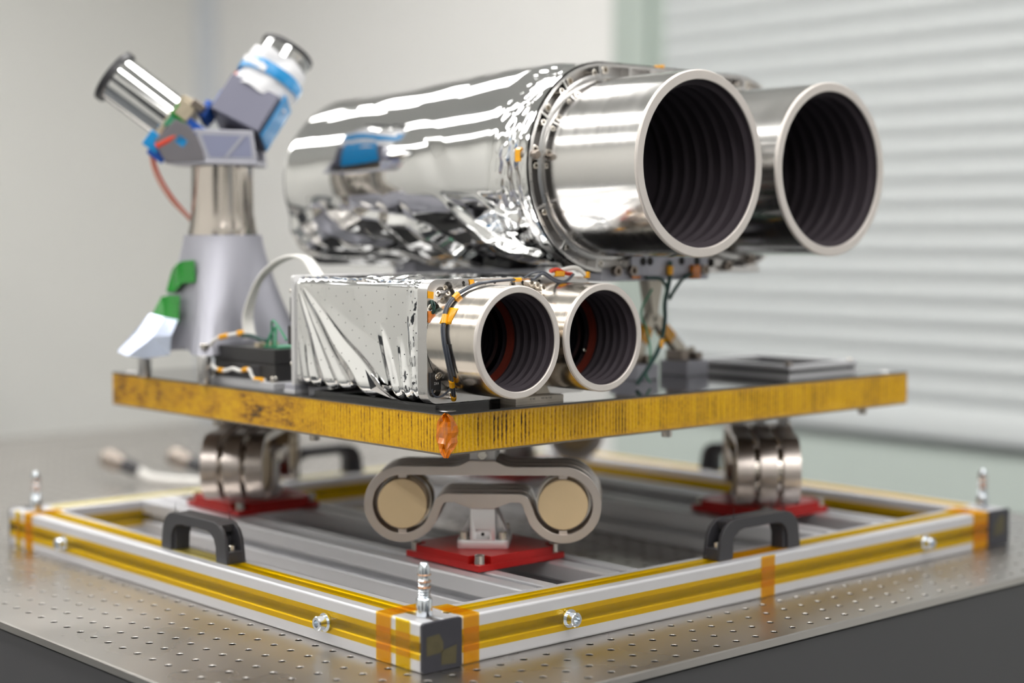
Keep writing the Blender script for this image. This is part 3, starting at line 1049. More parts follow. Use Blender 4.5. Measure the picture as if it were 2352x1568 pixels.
# counterbores and small holes of the flange
c = MB()
CB = [(35.5, 293.5, 6.0), (43.5, 298.3, 5.2), (27.2, 282, 5.4), (29.4, 210.5, 6.0), (198.5, 293.5, 6.0), (205, 282, 5.4), (205, 210.5, 6.0), (118, 299, 4)]
for x, z, r in CB:
    c.cyl((x, SYF - 3, z), (0, 1, 0), r, 11, 24)
for x, z in ((28.5, 231), (86, 301.8), (97, 302.2), (61, 302.2), (130, 302), (150, 302)):
    c.cyl((x, SYF - 3, z), (0, 1, 0), 1.7, 9, 12)
cut(fl, c)
for x, z, r in CB:
    MB().bolt((x, SYF + 7.9, z), (0, -1, 0), r * 0.55, 4.5, 16).build('flange_screw', 'bolt', fl)
for x, z in ((28.6, 237.5), (28.6, 222.3), (73, 300.5), (205, 237)):
    MB().bolt((x, SYF, z), (0, -1, 0), 2.9, 4.6, 16).build('flange_screw', 'bolt', fl)
k = MB()
k.lathe((25.6, SYF, 264.6), (0, -1, 0), [(0, 0), (0, 4.6), (2.5, 4.8), (4, 4.4), (4.4, 3.4), (5.5, 3.4), (5.5, 2.2), (11, 2.2), (11, 1.2), (9, 1.1), (9, 0)], 14)
k.build('grounding_stud', 'steel', fl)
k = MB()
k.box(22.6, 34, SYF - 2.2, SYF, 211, 226)
k.build('sensor_board', 'black_box', fl, bevel=0.3)
text_mesh('2X4', 3.2, 'sensor_mark', 'print_white', fl, (28.7, SYF - 2.25, 216.5), (1, 0, 0), (0, 0, 1))
k = MB()
k.lathe((44, SYF, 206.6), (0, -1, 0), [(0, 0), (0, 4.6), (6, 4.6), (6.6, 4), (6.6, 2.4), (4, 2.4), (4, 0)], 20)
k.build('lower_screw', 'bolt', fl)
patch('tape_scrap', 'kapton_y', fl, [(20.9, SYF - 0.3, 290), (27, SYF - 0.3, 289), (27.5, SYF - 0.3, 295), (21, SYF - 0.3, 296)])
patch('tape_scrap', 'kapton', fl, [(21.2, SYF - 0.4, 269), (29.8, SYF - 0.4, 269), (30.2, SYF - 0.4, 278), (21, SYF - 0.4, 279)], 0.8)
patch('tape_scrap', 'kapton_y', fl, [(68, SYF - 0.3, 301), (72, SYF - 0.3, 301), (72, SYF - 0.3, 305), (67, SYF - 0.3, 305)], 0.8)
k = MB()
k.tube([(24.2, SYF - 1, 288), (23.8, SYF - 2.5, 284), (25.2, SYF - 2.5, 280), (25, SYF - 1, 277)], 0.9, 8)
k.tube([(25.4, SYF - 1, 288), (26.8, SYF - 2.5, 284), (26.2, SYF - 2.5, 280), (26, SYF - 1, 277)], 0.8, 8)
k.build('sensor_lead', 'cable_green', fl)

# crumpled foil ---------------------------------------------------------------
def tri(x):
    x = x - math.floor(x)
    return 1 - abs(2 * x - 1)
def fold(p, d, lam, warp, seed):
    q = V(p[0] * 0.012 + seed, p[1] * 0.012 - seed, seed * 1.7)
    return tri((p[0] * d[0] + p[1] * d[1]) / lam + warp * noise.noise(q)) - 0.5
def saw(p, d, lam, warp, seed):
    q = V(p[0] * 0.010 + seed, p[1] * 0.010 - seed, seed * 1.7)
    x = (p[0] * d[0] + p[1] * d[1]) / lam + warp * noise.noise(q)
    k = math.floor(x)
    x -= k
    c = 0.62 + 0.25 * math.sin(k * 12.9 + seed)
    return (x / c if x < c else (1 - x) / (1 - c)) * (0.7 + 0.3 * math.sin(k * 4.7 + seed)) - 0.5
def sstep(a, b, x):
    t = max(0, min(1, (x - a) / (b - a)))
    return t * t * (3 - 2 * t)
def foil_sweep(name, m, parent, per, ys, disp, caps=(True, True)):
    """per: list of (x, z, nx, nz, s) round the section; ys: stations; disp(s, y, x, z) -> outward mm"""
    n = len(per)
    vs, fs, uv = [], [], []
    for yv in ys:
        for (x, z, nx, nz, s_) in per:
            d = disp(s_, yv, x, z, (nx, nz))
            if isinstance(d, tuple):
                d, sc_, cx_, cz_, dy_ = d
                xx, zz = cx_ + (x - cx_) * sc_, cz_ + (z - cz_) * sc_
                vs.append((xx + nx * d, yv + dy_, zz + nz * d))
            else:
                vs.append((x + nx * d, yv, z + nz * d))
            uv.append((s_, yv))
    for j in range(len(ys) - 1):
        for i in range(n):
            i2 = (i + 1) % n
            fs.append((j * n + i, (j + 1) * n + i, (j + 1) * n + i2, j * n + i2))
    off = parent_loc(parent)
    if caps[0]:
        fs.append(tuple(range(n)))
    if caps[1]:
        fs.append(tuple((len(ys) - 1) * n + i for i in range(n))[::-1])
    me = bpy.data.meshes.new(name)
    me.from_pydata([tuple((Vector(p) - off) * S) for p in vs], [], fs)
    me.materials.append(MT[m])
    ul = me.uv_layers.new(name='UVMap')
    for lp in me.loops:
        ul.data[lp.index].uv = uv[lp.vertex_index]
    import bmesh
    bm = bmesh.new()
    bm.from_mesh(me)
    bmesh.ops.recalc_face_normals(bm, faces=bm.faces)
    bm.to_mesh(me)
    bm.free()
    me.shade_smooth()
    me.set_sharp_from_angle(angle=R(50))
    o = bpy.data.objects.new(name, me)
    COL.objects.link(o)
    o.parent = parent
    return o
def rr_perimeter(x0, x1, z0, z1, r, step):
    out = []
    s_ = 0.0
    def line(xa, za, xb, zb, nx, nz):
        nonlocal s_
        L = math.hypot(xb - xa, zb - za)
        n = max(1, int(L / step))
        for i in range(n):
            t = i / n
            out.append((xa + (xb - xa) * t, za + (zb - za) * t, nx, nz, s_ + L * t))
        s_ += L
    def arc(cx, cz, a0, a1):
        nonlocal s_
        L = r * abs(R(a1 - a0))
        n = max(3, int(L / step))
        for i in range(n):
            a = R(a0 + (a1 - a0) * i / n)
            out.append((cx + r * math.cos(a), cz + r * math.sin(a), math.cos(a), math.sin(a), s_ + L * i / n))
        s_ += L
    line(x0, z0 + r, x0, z1 - r, -1, 0)               # left face, upwards
    arc(x0 + r, z1 - r, 180, 90)
    line(x0 + r, z1, x1 - r, z1, 0, 1)                # top
    arc(x1 - r, z1 - r, 90, 0)
    line(x1, z1 - r, x1, z0 + r, 1, 0)
    arc(x1 - r, z0 + r, 0, -90)
    line(x1 - r, z0, x0 + r, z0, 0, -1)
    arc(x0 + r, z0 + r, -90, -180)
    return out
per = rr_perimeter(SX0 + 2, SX1 - 2, 203.8, 305, 9, 1.0)
def disp_small(s_, y, x, z, nrm_=(0, 1)):
    e = sstep(SYF + 13, SYF + 22, y) * (1 - sstep(312, 318, y))
    d = 0.0
    if x < SX0 + 4 or z < 210:                 # the side towards the camera: folds fan out from the far upper corner
        dy, dz = 324 - y, 309 - z
        rr_ = math.hypot(dy, dz)
        ph = math.degrees(math.atan2(dz, dy)) + 2.2 * noise.noise(V(rr_ * 0.016, 3.0, 0))
        for c0, wg, ws, am, ra, rb_ in ((33, 8, 2.2, 2.2, 30, 90), (42, 6.5, 4.6, 6.6, 8, 40), (53, 4.0, 2.4, 3.2, 20, 60), (60.5, 5.0, 5.0, 6.8, 8, 40), (72, 4.5, 3.0, 4.4, 60, 95), (80, 4, 2.4, 2.0, 30, 80)):
            q = ph - c0 + 1.3 * noise.noise(V(rr_ * 0.025, c0, 5))
            hgt = max(0, 1 + q / wg) if q < 0 else max(0, 1 - q / ws)
            d += am * (rr_ / 170) * hgt * sstep(ra, rb_, rr_) * (0.85 + 0.4 * noise.noise(V(rr_ * 0.02, c0, 1)))
        # taut folds near the flange
        for y0, sl, wl, wr_, am, zt in ((170, 0.42, 5, 9, 3.4, 268), (152, 0.22, 4, 6, 3.0, 258), (140, 0.10, 3, 3, 1.6, 285)):
            q = y - y0 + (z - 225) * -sl
            hgt = max(0, 1 + q / wl) if q < 0 else max(0, 1 - q / wr_)
            d += am * hgt * sstep(zt, zt - 34, z)
        d += 0.25 * noise.noise(V(y * 0.035, z * 0.035, 3.1))
        d += 1.2 * noise.noise(V(y * 0.012, z * 0.012, 7.7))
    else:
        d += 1.0 * fold((y, x), (0.45, 0.9), 34, 1.4, 2.0) + 0.8 * noise.noise(V(x * 0.03, y * 0.03, 1.0)) + 0.5 * fold((y, x), (1.0, -0.2), 13, 1.5, 8)
        if z > 300 and x < 60:
            d += 2.2 * max(0, 1 - abs((y - 215 + (x - 22) * 0.9) / 14)) + 1.6 * max(0, 1 - abs((y - 152 - (x - 22) * 0.7) / 12))
    # crumpled turn-in next to the flange
    cr = sstep(150, 138, y)
    d += cr * (0.9 * fold((s_, y), (0.25, 0.4), 5, 2.2, 5.0) + 0.5 * noise.noise(V(s_ * 0.25, y * 0.25, 0)))
    return d * e
ys = [SYF + 13.1 + i * (319 - SYF - 13.1) / 170 for i in range(171)]
foil_sweep('foil_wrap', 'foil_pin', st, per, ys, disp_small)
# loose pointed flap of foil at the lower edge
k = MB()
k.add([(19, 205, 224), (18.6, 188, 210), (19, 168, 203), (16.5, 192, 218), (21, 170, 200.5), (24, 150, 196.8), (21, 200, 206)],
      [(0, 3, 1), (3, 2, 1), (1, 2, 4), (4, 2, 5), (6, 1, 4), (0, 1, 6)])
k.build('foil_flap', 'foil', st, smooth=0)
# rear plate, feet, shims
k = MB()
k.prism(rrect(SX0, SX1, 199, 306, 3), lambda a, b, d: V(a, d, b), 319.2, 324)
k.build('rear_plate', 'alu_light', st, bevel=0.4)
for x in (SX0, SX1 - 16):
    MB().box(x, x + 16, 319, 336, PZ1 + 4, PZ1 + 9).build('foot', 'alu_matte', st, bevel=0.5)
    MB().box(x - 0.5, x + 16, 318.5, 336.5, PZ1, PZ1 + 4).build('foot', 'anod', st, bevel=0.4)
for x0_, y1_, z0_, z1_ in ((22, 328, 262, 285), (21.4, 331, 240, 258), (21.6, 329, 226, 236)):
    MB().box(x0_, 34, 324, y1_, z0_, z1_).build('rear_connector', 'black_box', st, bevel=0.5)
for z in (291, 252, 232, 222):
    MB().bolt((24, 324, z), (0, 1, 0), 2.4, 4, 12).build('rear_screw', 'bolt', st)
shim = MB().box(106.5, 164.5, 101, 140, PZ1 + 2.3, PZ1 + 6.4).build('shim', 'label_plate', st, bevel=0.3)
MB().box(106.5, 164.5, 101, 140, PZ1, PZ1 + 2.2).build('shim', 'label_plate', st, bevel=0.2)
MB().prism([(141, PZ1 + 7), (158, PZ1 + 7), (151, PZ1 + 19), (141, PZ1 + 19)], lambda a, b, d: V(a, d, b), 112, 118).build('shim_bracket', 'cream', st)
text_mesh('2011-90-20A', 2.5, 'shim_print', 'print', shim, (143.5, 100.95, PZ1 + 4.7), (-1, 0, 0), (0, 0, -1))
text_mesh('SN 14', 2.5, 'shim_print', 'print', shim, (126.5, 100.95, PZ1 + 4.7), (-1, 0, 0), (0, 0, -1))
MB().box(30, 104, 119, 300, PZ1, PZ1 + 4.5).build('under_fill', 'skin', st)  # black slab in place of the dark reflection under the box
MB().box(108, 200, 141, 300, PZ1, PZ1 + 4.8).build('under_fill', 'alu_matte', st)
# dark cables running round the first tube
cab = thing('sensor_cable', 'pair of dark grey cables curving round the nearest small tube, tied with amber film', 'cable', (45, 112, 205))
pathA = [(104, 92, 304.6), (84, 88.5, 304.4), (62.6, 88, 303.2), (51, 91.7, 300.6), (36, 96.8, 292.4), (28.4, 97.9, 285), (23.4, 96.6, 277.6), (19.3, 93.6, 268.6), (17.9, 92.5, 263), (16.9, 89.6, 252.2), (18.4, 88, 241.2), (22.8, 90, 229.5), (29.8, 95.4, 219), (37, 102.5, 211), (42, 108, 205), (45, 112, 202.5)]
for i, (dx, dy) in enumerate(((0, 0), (0.6, 2.4))):
    MB().tube([(p[0] - dx * 0.3, p[1] + dy, p[2] + 0.2) for p in pathA], 1.2, 10).build('cable_strand', 'cable', cab)
MB().tube([(30, 96, 219), (33, 104, 212), (33, 112, 206.5), (29, 115.6, 205), (25, 116, 207.5), (24, 116.4, 212)], 0.9, 8).build('cable_strand', 'cable', cab)
MB().tube([(17.2, 87.2, 252), (19.5, 85.6, 238), (25.4, 88, 225)], 0.7, 8).build('cable_strand', 'cable', cab)
MB().tube([(104, 92, 304.6), (116, 96, 305), (126, 104, 304.4)], 0.9, 8).build('copper_wire', 'copper', cab)
def sleeve(p, q, r, m='kapton_y'):
    MB().tube([p, q], r, 12, 0).build('tie_film', m, cab)
sleeve((38, 97.4, 294), (33.5, 98.5, 290), 2.6)
sleeve((28.6, 95.6, 220.4), (33, 100, 215), 2.5)
sleeve((41.5, 108.6, 205.6), (45, 112.6, 202.5), 2.5)
sleeve((104, 92, 304.7), (95, 91, 304.7), 1.9)
k = MB()
vs, fs = [], []
for i in range(7):
    a_ = R(143 + 18 * i / 6)
    for yy in (86 + i * 0.4, 101 + i * 0.3):
        vs.append((67.2 + 48.5 * math.cos(a_), yy, 253.2 + 48.5 * math.sin(a_)))
for i in range(6):
    fs.append((i * 2, i * 2 + 1, i * 2 + 3, i * 2 + 2))
fo = k.add(vs, fs).build('tape_flag', 'kapton_y', cab, label='amber tape flag holding the cable on the tube')
fo.modifiers.new('thick', 'SOLIDIFY').thickness = 0.3 * S
sleeve((22.8, 96.9, 276.4), (19.8, 94.8, 269), 2.6)

# wiring clutter on top of the small camera
clut = thing('wire_bundle', 'tangle of dark and orange wires with amber ties on top of the small tubes', 'wires', (150, 112, 303))
k = MB()
k.tube([(126, 104, 304.4), (132, 106, 304), (138, 107, 307), (144, 106, 309), (152, 104, 304), (162, 104, 301), (174, 106, 303), (184, 109, 308)], 1.3, 8)
k.tube([(126, 112, 305.5), (136, 110, 310), (148, 108, 310), (158, 106, 304), (170, 105, 302), (182, 110, 306)], 1.0, 8)
k.build('dark_lead', 'cable', clut)
MB().tube([(158, 112, 311), (166, 111, 312.5), (176, 111, 309), (186, 113, 308)], 1.8, 8).build('orange_lead', 'cable_red', clut)
MB().tube([(150, 114, 308), (160, 113, 308), (168, 114, 310), (184, 116, 313), (196, 116, 313), (204, 114, 307)], 2.2, 8).build('white_lead', 'white_cable', clut)
MB().box(163, 174, 109, 115, 306, 311.5).build('tie_film', 'kapton_y', clut, bevel=1)
MB().box(203, 207, 110, 116, 304, 310).build('tie_film', 'kapton_y', clut, bevel=1)
for x in (133, 140, 147, 154):
    MB().bolt((x, 117, 301 - (x - 133) * 0.3), (0, -1, 0), 3.2, 8, 12).build('connector', 'bolt', clut)

# ================================================================== LARGE TWIN TELESCOPE
BX1, BX2, BZ, BR = 268, 458.5, 408, 85
bt = thing('twin_telescope', 'large twin-tube telescope wrapped in silver foil, carried above the panel', 'telescope', (363, 300, PZ1))
big_tubes = []
for cx in (BX1, BX2):
    tt = optic(cx, BZ, BR, 76, 28.6, 160, bt, 'tube', 15.5, 122, 4.2)
    big_tubes.append(tt)
def stad(r, z0=BZ, n=24, grow=0):
    pts = []
    for i in range(n + 1):
        a = R(90 + 180 * i / n)
        pts.append((BX1 + r * math.cos(a), z0 + r * math.sin(a)))
    for i in range(n + 1):
        a = R(-90 + 180 * i / n)
        pts.append((BX2 + r * math.cos(a), z0 + r * math.sin(a)))
    return pts
def ringwall(name, m, parent, r0, r1, y0, y1, bevel=0.0):
    A, B = stad(r1), stad(r0)
    n = len(A)
    vs = [(a, y0, b) for a, b in A] + [(a, y0, b) for a, b in B] + [(a, y1, b) for a, b in A] + [(a, y1, b) for a, b in B]
    fs = []
    for i in range(n):
        j = (i + 1) % n
        fs += [(i, j, n + j, n + i), (2 * n + i, 2 * n + j, 3 * n + j, 3 * n + i), (i, j, 2 * n + j, 2 * n + i), (n + i, n + j, 3 * n + j, 3 * n + i)]
    return MB().add(vs, fs).build(name, m, parent, smooth=35)
flg = MB().prism(stad(100), lambda a, b, d: V(a, d, b), 164, 170).build('mounting_flange', 'alu', bt, smooth=35)
ringwall('flange_lip', 'alu', flg, 97.4, 100.2, 151, 164)
for cx in (BX1, BX2):
    MB().lathe((cx, 150, BZ), (0, 1, 0), [(0, BR + 0.3), (0, BR + 2.4), (1.4, BR + 4.6), (14, BR + 4.6)], 80).build('clamp_ring', 'alu', flg)
def polar(cx, r, a):
    return cx + r * math.cos(R(a)), BZ + r * math.sin(R(a))
scr = []
for cx, angs in ((BX1, (96, 126, 150, 176, 204, 232, 262)), (BX2, (84, 56, 30, 4, -24, -52, -82))):
    for a in angs:
        x0, z0 = polar(cx, BR + 3, a)
        x1, z1 = polar(cx, 98.5, a)
        d = V(x1 - x0, 0, z1 - z0)
        MB().obox(((x0 + x1) / 2, 157, (z0 + z1) / 2), d, (0, 1, 0), d.cross(V(0, 1, 0)), d.length / 2, 7, 1.3).build('stiffening_rib', 'alu', flg, bevel=0.5)
        scr.append(polar(cx, 91.5, a + 4) + (3.2,))
        if a in (176, 150, 96, 84, 126):
            scr.append(polar(cx, 93.5, a - 5) + (4.6,))
for x, z, r in scr:
    MB().bolt((x, 164, z), (0, -1, 0), r, 13, 14).build('flange_screw', 'bolt', flg)
# straight web between the tubes, top and bottom
for s_ in (1, -1):
    for x, za in ((300, 88), (330, 68), (363, 50), (396, 68), (426, 88)):
        MB().box(x - 1.5, x + 1.5, 151, 164, min(BZ + s_ * za, BZ + s_ * 98), max(BZ + s_ * za, BZ + s_ * 98)).build('web_rib', 'alu', flg, bevel=0.4)
k = MB()
x, z = polar(BX1, 95, 174)
k.lathe((x, 166, z), (0, -1, 0), [(0, 0), (0, 7), (7, 7.4), (9, 6), (12, 6), (12, 4.4), (20, 4.2), (21, 3.4), (21, 0)], 18)
k.build('lug', 'steel_dark', flg)
patch('tape_scrap', 'kapton_y', flg, [(x - 7.5, 162, z - 6), (x - 5, 162, z - 7), (x - 5, 162, z + 7), (x - 7.5, 162, z + 5)], 7, (0, 1, 0))
patch('tape_scrap', 'kapton_y', flg, [(348, 158, BZ + 99), (355, 158, BZ + 99), (356, 158, BZ + 105), (347, 158, BZ + 104)], 6, (0, 1, 0))
# foil-wrapped body
def stad_per(r, step):
    out = []
    s_ = 0.0
    for cx, a0 in ((BX1, 270), (BX2, 90)):
        L = math.pi * r
        n = int(L / step)
        for i in range(n):
            a = R(a0 - 180 * i / n)
            out.append((cx + r * math.cos(a), BZ + r * math.sin(a), math.cos(a), math.sin(a), s_ + L * i / n))
        s_ += L
        x0, x1 = (BX1, BX2) if cx == BX1 else (BX2, BX1)
        z = BZ + r if cx == BX1 else BZ - r
        n = int(abs(x1 - x0) / step)
        for i in range(n):
            out.append((x0 + (x1 - x0) * i / n, z, 0, 1 if z > BZ else -1, s_ + abs(x1 - x0) * i / n))
        s_ += abs(x1 - x0)
    return out
perB = stad_per(97, 1.6)
BYE = 566
def disp_big(s_, y, x, z, nrm_=(0, 1)):
    t = (y - (BYE - 14)) / 14
    sc_ = 1.0
    if t > 0:
        sc_ = 1 - 0.13 * (1 - math.sqrt(max(0, 1 - min(1, t) ** 2)))
    hi = sstep(BZ - 45, BZ + 10, z)
    front = sstep(222, 182, y)
    mid = sstep(BZ - 18, BZ - 52, z)
    p = (s_, y)
    d = 1.5 * noise.noise(V(x * 0.008, y * 0.006, z * 0.010))
    sm_ = min(max(s_ - 190, -120), 120)
    d += hi * -0.0006 * (y - 380) * sm_ * (1 - front)
    d += hi * 0.7 * fold(p, (0.75, -0.66), 95, 1.2, 1.0)
    d += mid * (8.0 * saw(p, (0.82, -0.57), 44, 0.9, 2.0) + 4.0 * saw(p, (0.45, -0.89), 66, 1.0, 6.0) + 2.2 * saw(p, (0.95, 0.3), 27, 0.8, 3.0))
    d += front * (0.8 * fold(p, (0.12, 1.0), 13, 1.4, 7.0) + 0.6 * fold(p, (0.8, 0.5), 12, 1.5, 9.0) + 0.3 * noise.noise(V(s_ * 0.11, y * 0.16, 2)))
    d += front * mid * 2.0 * fold(p, (0.7, 0.7), 14, 1.5, 4)
    d = max(-6, min(7, d))
    if z < BZ:                                # the foil hangs down as a squarer skirt behind the flange
        a_ = math.atan2(nrm_[1], nrm_[0])
        c_, s2_ = abs(math.cos(a_)), abs(math.sin(a_))
        d += 97 * ((c_ ** 4.2 + s2_ ** 4.2) ** (-1 / 4.2) - 1) * sstep(440, 545, y)
    d *= sstep(154, 166, y)
    d += 4.6 * (1 - sstep(158, 192, y))
    return (d, sc_, 363, BZ, 0)
ysB = [153.6 + i * 2.0 for i in range(int((BYE - 172) / 2.0) + 1)]
ysB = [y_ for y_ in ysB if y_ < BYE - 14] + [BYE - 14 + 14 * math.sin(R(90) * i / 12) for i in range(13)]
foil_sweep('foil_wrap', 'foil', bt, perB, ysB, disp_big, (False, True))
# carrier below the flange, bipods and feet
k = MB()
k.box(262, 415, 150, 174, 299, 311)
k.box(300, 352, 148, 152, 303, 331)
k.box(352.2, 412, 148, 152, 303, 331)
crr = k.build('carrier_beam', 'alu_matte', bt, bevel=1)
for x in (316, 326, 372, 395):
    MB().lathe((x, 147.9, 318), (0, -1, 0), [(0, 0), (0, 4.2), (0.3, 4.2), (0.3, 0)], 16).build('dark_bore_disc', 'print', crr)  # black discs laid on the beam for the dark depth of bores
for x in (278, 300, 404, 440, 476):
    MB().lathe((x, 150, 309 + (0 if x < 420 else (x - 420) * 0.16)), (0, -1, 0), [(0, 0), (0, 5), (6, 5), (6, 3), (3, 3), (3, 0)], 18).build('carrier_screw', 'steel_dark', crr)
MB().box(420, 498, 152, 170, 305, 312).build('carrier_beam', 'alu', bt, bevel=1)
def bipod(apx, footL, footR):
    a = V(*apx)
    k = MB()
    k.prism([(-13, 40), (13, 40), (4, 0), (-4, 0)], lambda u, v, d: V(a.x + u, a.y + d, a.z + v), -7, 7)
    b = k.build('clevis', 'cream', bt, bevel=0.8)
    for ft in (footL, footR):
        f_ = V(*ft)
        d = (f_ - a)
        n = d.cross(V(0, 1, 0))
        s_ = MB().obox((a + f_) / 2, d, (0, 1, 0), n, d.length / 2, 5, 6.2).build('strut', 'cream', bt, bevel=1)
        m_ = a + d * 0.45
        MB().obox(m_, d, (0, 1, 0), n, 9, 5.3, 6.6).build('tape_wrap', 'kapton_y', s_, bevel=0.8)
        MB().box(f_.x - 17, f_.x + 17, f_.y - 20, f_.y + 20, PZ1, PZ1 + 16).build('foot_block', 'alu_matte', bt, bevel=1)
        k = MB()
        k.box(f_.x - 17, f_.x - 5, f_.y - 12, f_.y + 12, PZ1 + 16, PZ1 + 28)
        k.box(f_.x + 7, f_.x + 17, f_.y - 12, f_.y + 12, PZ1 + 16, PZ1 + 25)
        k.build('foot_clamp', 'steel_dark', bt, bevel=1.5)
        MB().bolt((f_.x + 12, f_.y, PZ1 + 25), (0, 0, 1), 4, 5, 14).build('foot_screw', 'bolt', bt)
bipod((410, 226, 260), (384, 226, 214), (462, 226, 214))
bipod((300, 470, 262), (262, 470, 214), (338, 470, 214))
bipod((440, 470, 262), (402, 470, 214), (478, 470, 214))
MB().box(270, 470, 452, 488, 298, 318).build('rear_cradle', 'alu_matte', bt, bevel=1)
# hanging cables in front of the bipod
hc = thing('hanging_cable', 'dark green cable hanging from the large telescope down to the panel', 'cable', (340, 150, 205))
k = MB()
k.tube([(352, 145, 318), (350, 144, 300), (346, 146, 278), (348, 148, 262), (347, 150, 244), (338, 150, 226), (322, 150, 208), (312, 152, 197)], 2.2, 8)
k.tube([(318, 146, 302), (335, 144, 301), (344, 144, 295), (349, 145, 284)], 1.6, 8)
k.tube([(392, 146, 306), (374, 145, 302), (360, 144, 292), (351, 145, 280)], 1.8, 8)
k.build('dark_lead', 'cable_green', hc)
MB().tube([(342, 160, 290), (326, 160, 268), (332, 158, 250), (336, 156, 225), (330, 156, 205), (338, 158, 197)], 1.0, 8).build('thin_lead', 'pcb', hc)
k = MB()
k.tube([(352, 145, 313), (351, 144.6, 304)], 3.4, 10, 0)
k.tube([(346.3, 149.8, 240), (343, 150, 232)], 2.8, 10, 0)
k.build('tie_film', 'kapton_y', hc)
MB().box(384, 396, 143, 150, 300, 314).build('tie_film', 'kapton', hc, bevel=1.5)
MB().box(300, 312, 147.2, 148, 301, 304).build('tie_film', 'kapton', hc)

# ================================================================== SLOTTED RAIL TRAY at the right
rf = thing('rail_bracket', 'low aluminium rail bracket screwed on the right end of the panel', 'bracket', (572, 190, PZ1))
for b_ in ((514, 526, 124, 262), (526.1, 619.9, 124, 134), (620, 632, 124, 262), (526.1, 619.9, 252, 262)):
    al = b_[1] - b_[0] > 50
    k = MB()
    k.box(b_[0], b_[1], b_[2], b_[3], PZ1, PZ1 + 3.5)
    k.box(b_[0], b_[1], b_[2], b_[3], PZ1 + 7.5, PZ1 + 12.5)
    rl_ = k.build('rail', 'anod', rf)
    if al:
        k = MB().box(b_[0], b_[1], b_[2] + 3, b_[3] - 3, PZ1 + 3.4, PZ1 + 7.6)
    else:
        k = MB().box(b_[0] + 3, b_[1] - 3, b_[2] + 1, b_[3] - 1, PZ1 + 3.4, PZ1 + 7.6)
    k.build('slot_shade', 'skirt', rl_)  # dark bar, the shade inside the slot put in as colour
MB().cyl((519, 129, PZ1 + 12.5), (0, 0, 1), 4, 4, 16, 0.5).build('rail_screw', 'steel_dark', rf)
MB().cyl((627, 130, PZ1 + 12.5), (0, 0, 1), 3.4, 2.4, 16, 0.5).build('rail_screw', 'bolt', rf)

# ================================================================== STAR TRACKER STAND (left)
SC = V(78, 536, PZ1)
tr = thing('star_tracker', 'twin-headed star tracker on a flared grey stand at the far left of the panel', 'star tracker', tuple(SC))
A_ = V(0.748, -0.664, 0).normalized()          # across the view
D_ = V(0.664, 0.748, 0).normalized()           # away from the view
def L(a, d, z):
    return V(SC.x, SC.y, 0) + A_ * a + D_ * d + V(0, 0, z)
for sx in (-61, 61):
    for sy in (-61, 61):
        p = MB().lathe((SC.x + sx, SC.y + sy, PZ1), (0, 0, 1), [(0, 0), (0, 6.5), (1, 7), (27, 7), (28.5, 6.5), (28.5, 0)], 20).build('post', 'alu', tr)
        MB().bolt((SC.x + sx, SC.y + sy, 229), (0, 0, 1), 4.6, 5, 14).build('post_screw', 'bolt', p)
def stand_section(z):
    t = (z - 222) / (344 - 222)
    h_ = 40 + 10 * (1 - t) ** 1.2
    rc = 41 + 47 * (1 - t) ** 1.3
    pts = []
    N = 72
    for i in range(N):
        a = 2 * math.pi * i / N
        c_, s_ = math.cos(a), math.sin(a)
        r = h_ + (rc - h_) * abs(math.sin(2 * a)) ** (2.2 + 2.0 * (1 - t))
        pts.append((c_ * r, s_ * r))
    return pts
k = MB()
zs = [222 + i * (344 - 222) / 24 for i in range(25)]
vs, fs = [], []
for i, z in enumerate(zs):
    for (x, y_) in stand_section(z):
        lift = 0
        if i == 0:
            q = abs(math.sin(2 * math.atan2(y_, x)))
            lift = 5 * (1 - min(1, q * 1.4)) if q < 0.7 else 0
        vs.append((SC.x + x, SC.y + y_, z + lift))
n = 72
for i in range(len(zs) - 1):
    for j in range(n):
        fs.append((i * n + j, i * n + (j + 1) % n, (i + 1) * n + (j + 1) % n, (i + 1) * n + j))
fs.append(tuple(range(n))[::-1])
fs.append(tuple((len(zs) - 1) * n + j for j in range(n)))
k.add(vs, fs).build('stand', 'alu_matte', tr, smooth=24)
MB().lathe((SC.x, SC.y, 344), (0, 0, 1), [(0, 0), (0, 36.5), (2, 36.5), (10, 35), (24, 32.8), (72, 32.2), (72, 0)], 64).build('steel_column', 'steel', tr, smooth=40)
# head bracket
k = MB()
def lp(u, v, d):
    return L(u, d, v)
k.prism([(-54, 418), (42, 416), (42, 421), (-8, 422), (-54, 424)], lp, -34, 34)
k.prism([(-12, 421), (42, 421), (38, 450), (-22, 452)], lp, -33, -29)
k.prism([(-12, 421), (42, 421), (38, 450), (-22, 452)], lp, 29, 33)
k.prism([(-24, 450), (38, 448), (38, 452), (-24, 454)], lp, -33, 33)
hbk = k.build('head_bracket', 'alu_matte', tr, bevel=1.2)
stp = MB().prism([(-7, 424.5), (37, 424.5), (34.5, 446.5), (-15.5, 448)], lp, -33.4, -32.6).build('inset_panel', 'inset', hbk)
MB().prism([(8, 425), (12, 425), (30, 446), (26, 446)], lp, -34.2, -33.2).build('inset_rib', 'alu_matte', hbk)
wpoly = [(-52, 419), (-12, 420.5), (-14, 432), (-20, 446), (-28, 458), (-42, 464), (-64, 442), (-58, 428)]
for d0_, d1_ in ((-35, -29), (29, 33)):
    MB().prism(wpoly, lp, d0_, d1_).build('wedge_plate', 'wedge', tr, bevel=1.0)
dl = (A_ * -0.8 + V(0, 0, 0.6)).normalized()
cap = L(-114, 0, 512)
bl = cap - dl * 78
k = MB()
k.lathe(bl, dl, [(0, 0), (0, 25.5), (74, 25.5), (74, 23), (70, 0)], 48)
k.build('baffle_tube', 'foil', tr)
MB().lathe(bl, dl, [(72, 22), (72, 30), (79, 30), (79, 27), (74, 22)], 48).build('baffle_cap', 'black_plastic', tr, bevel=0.5)
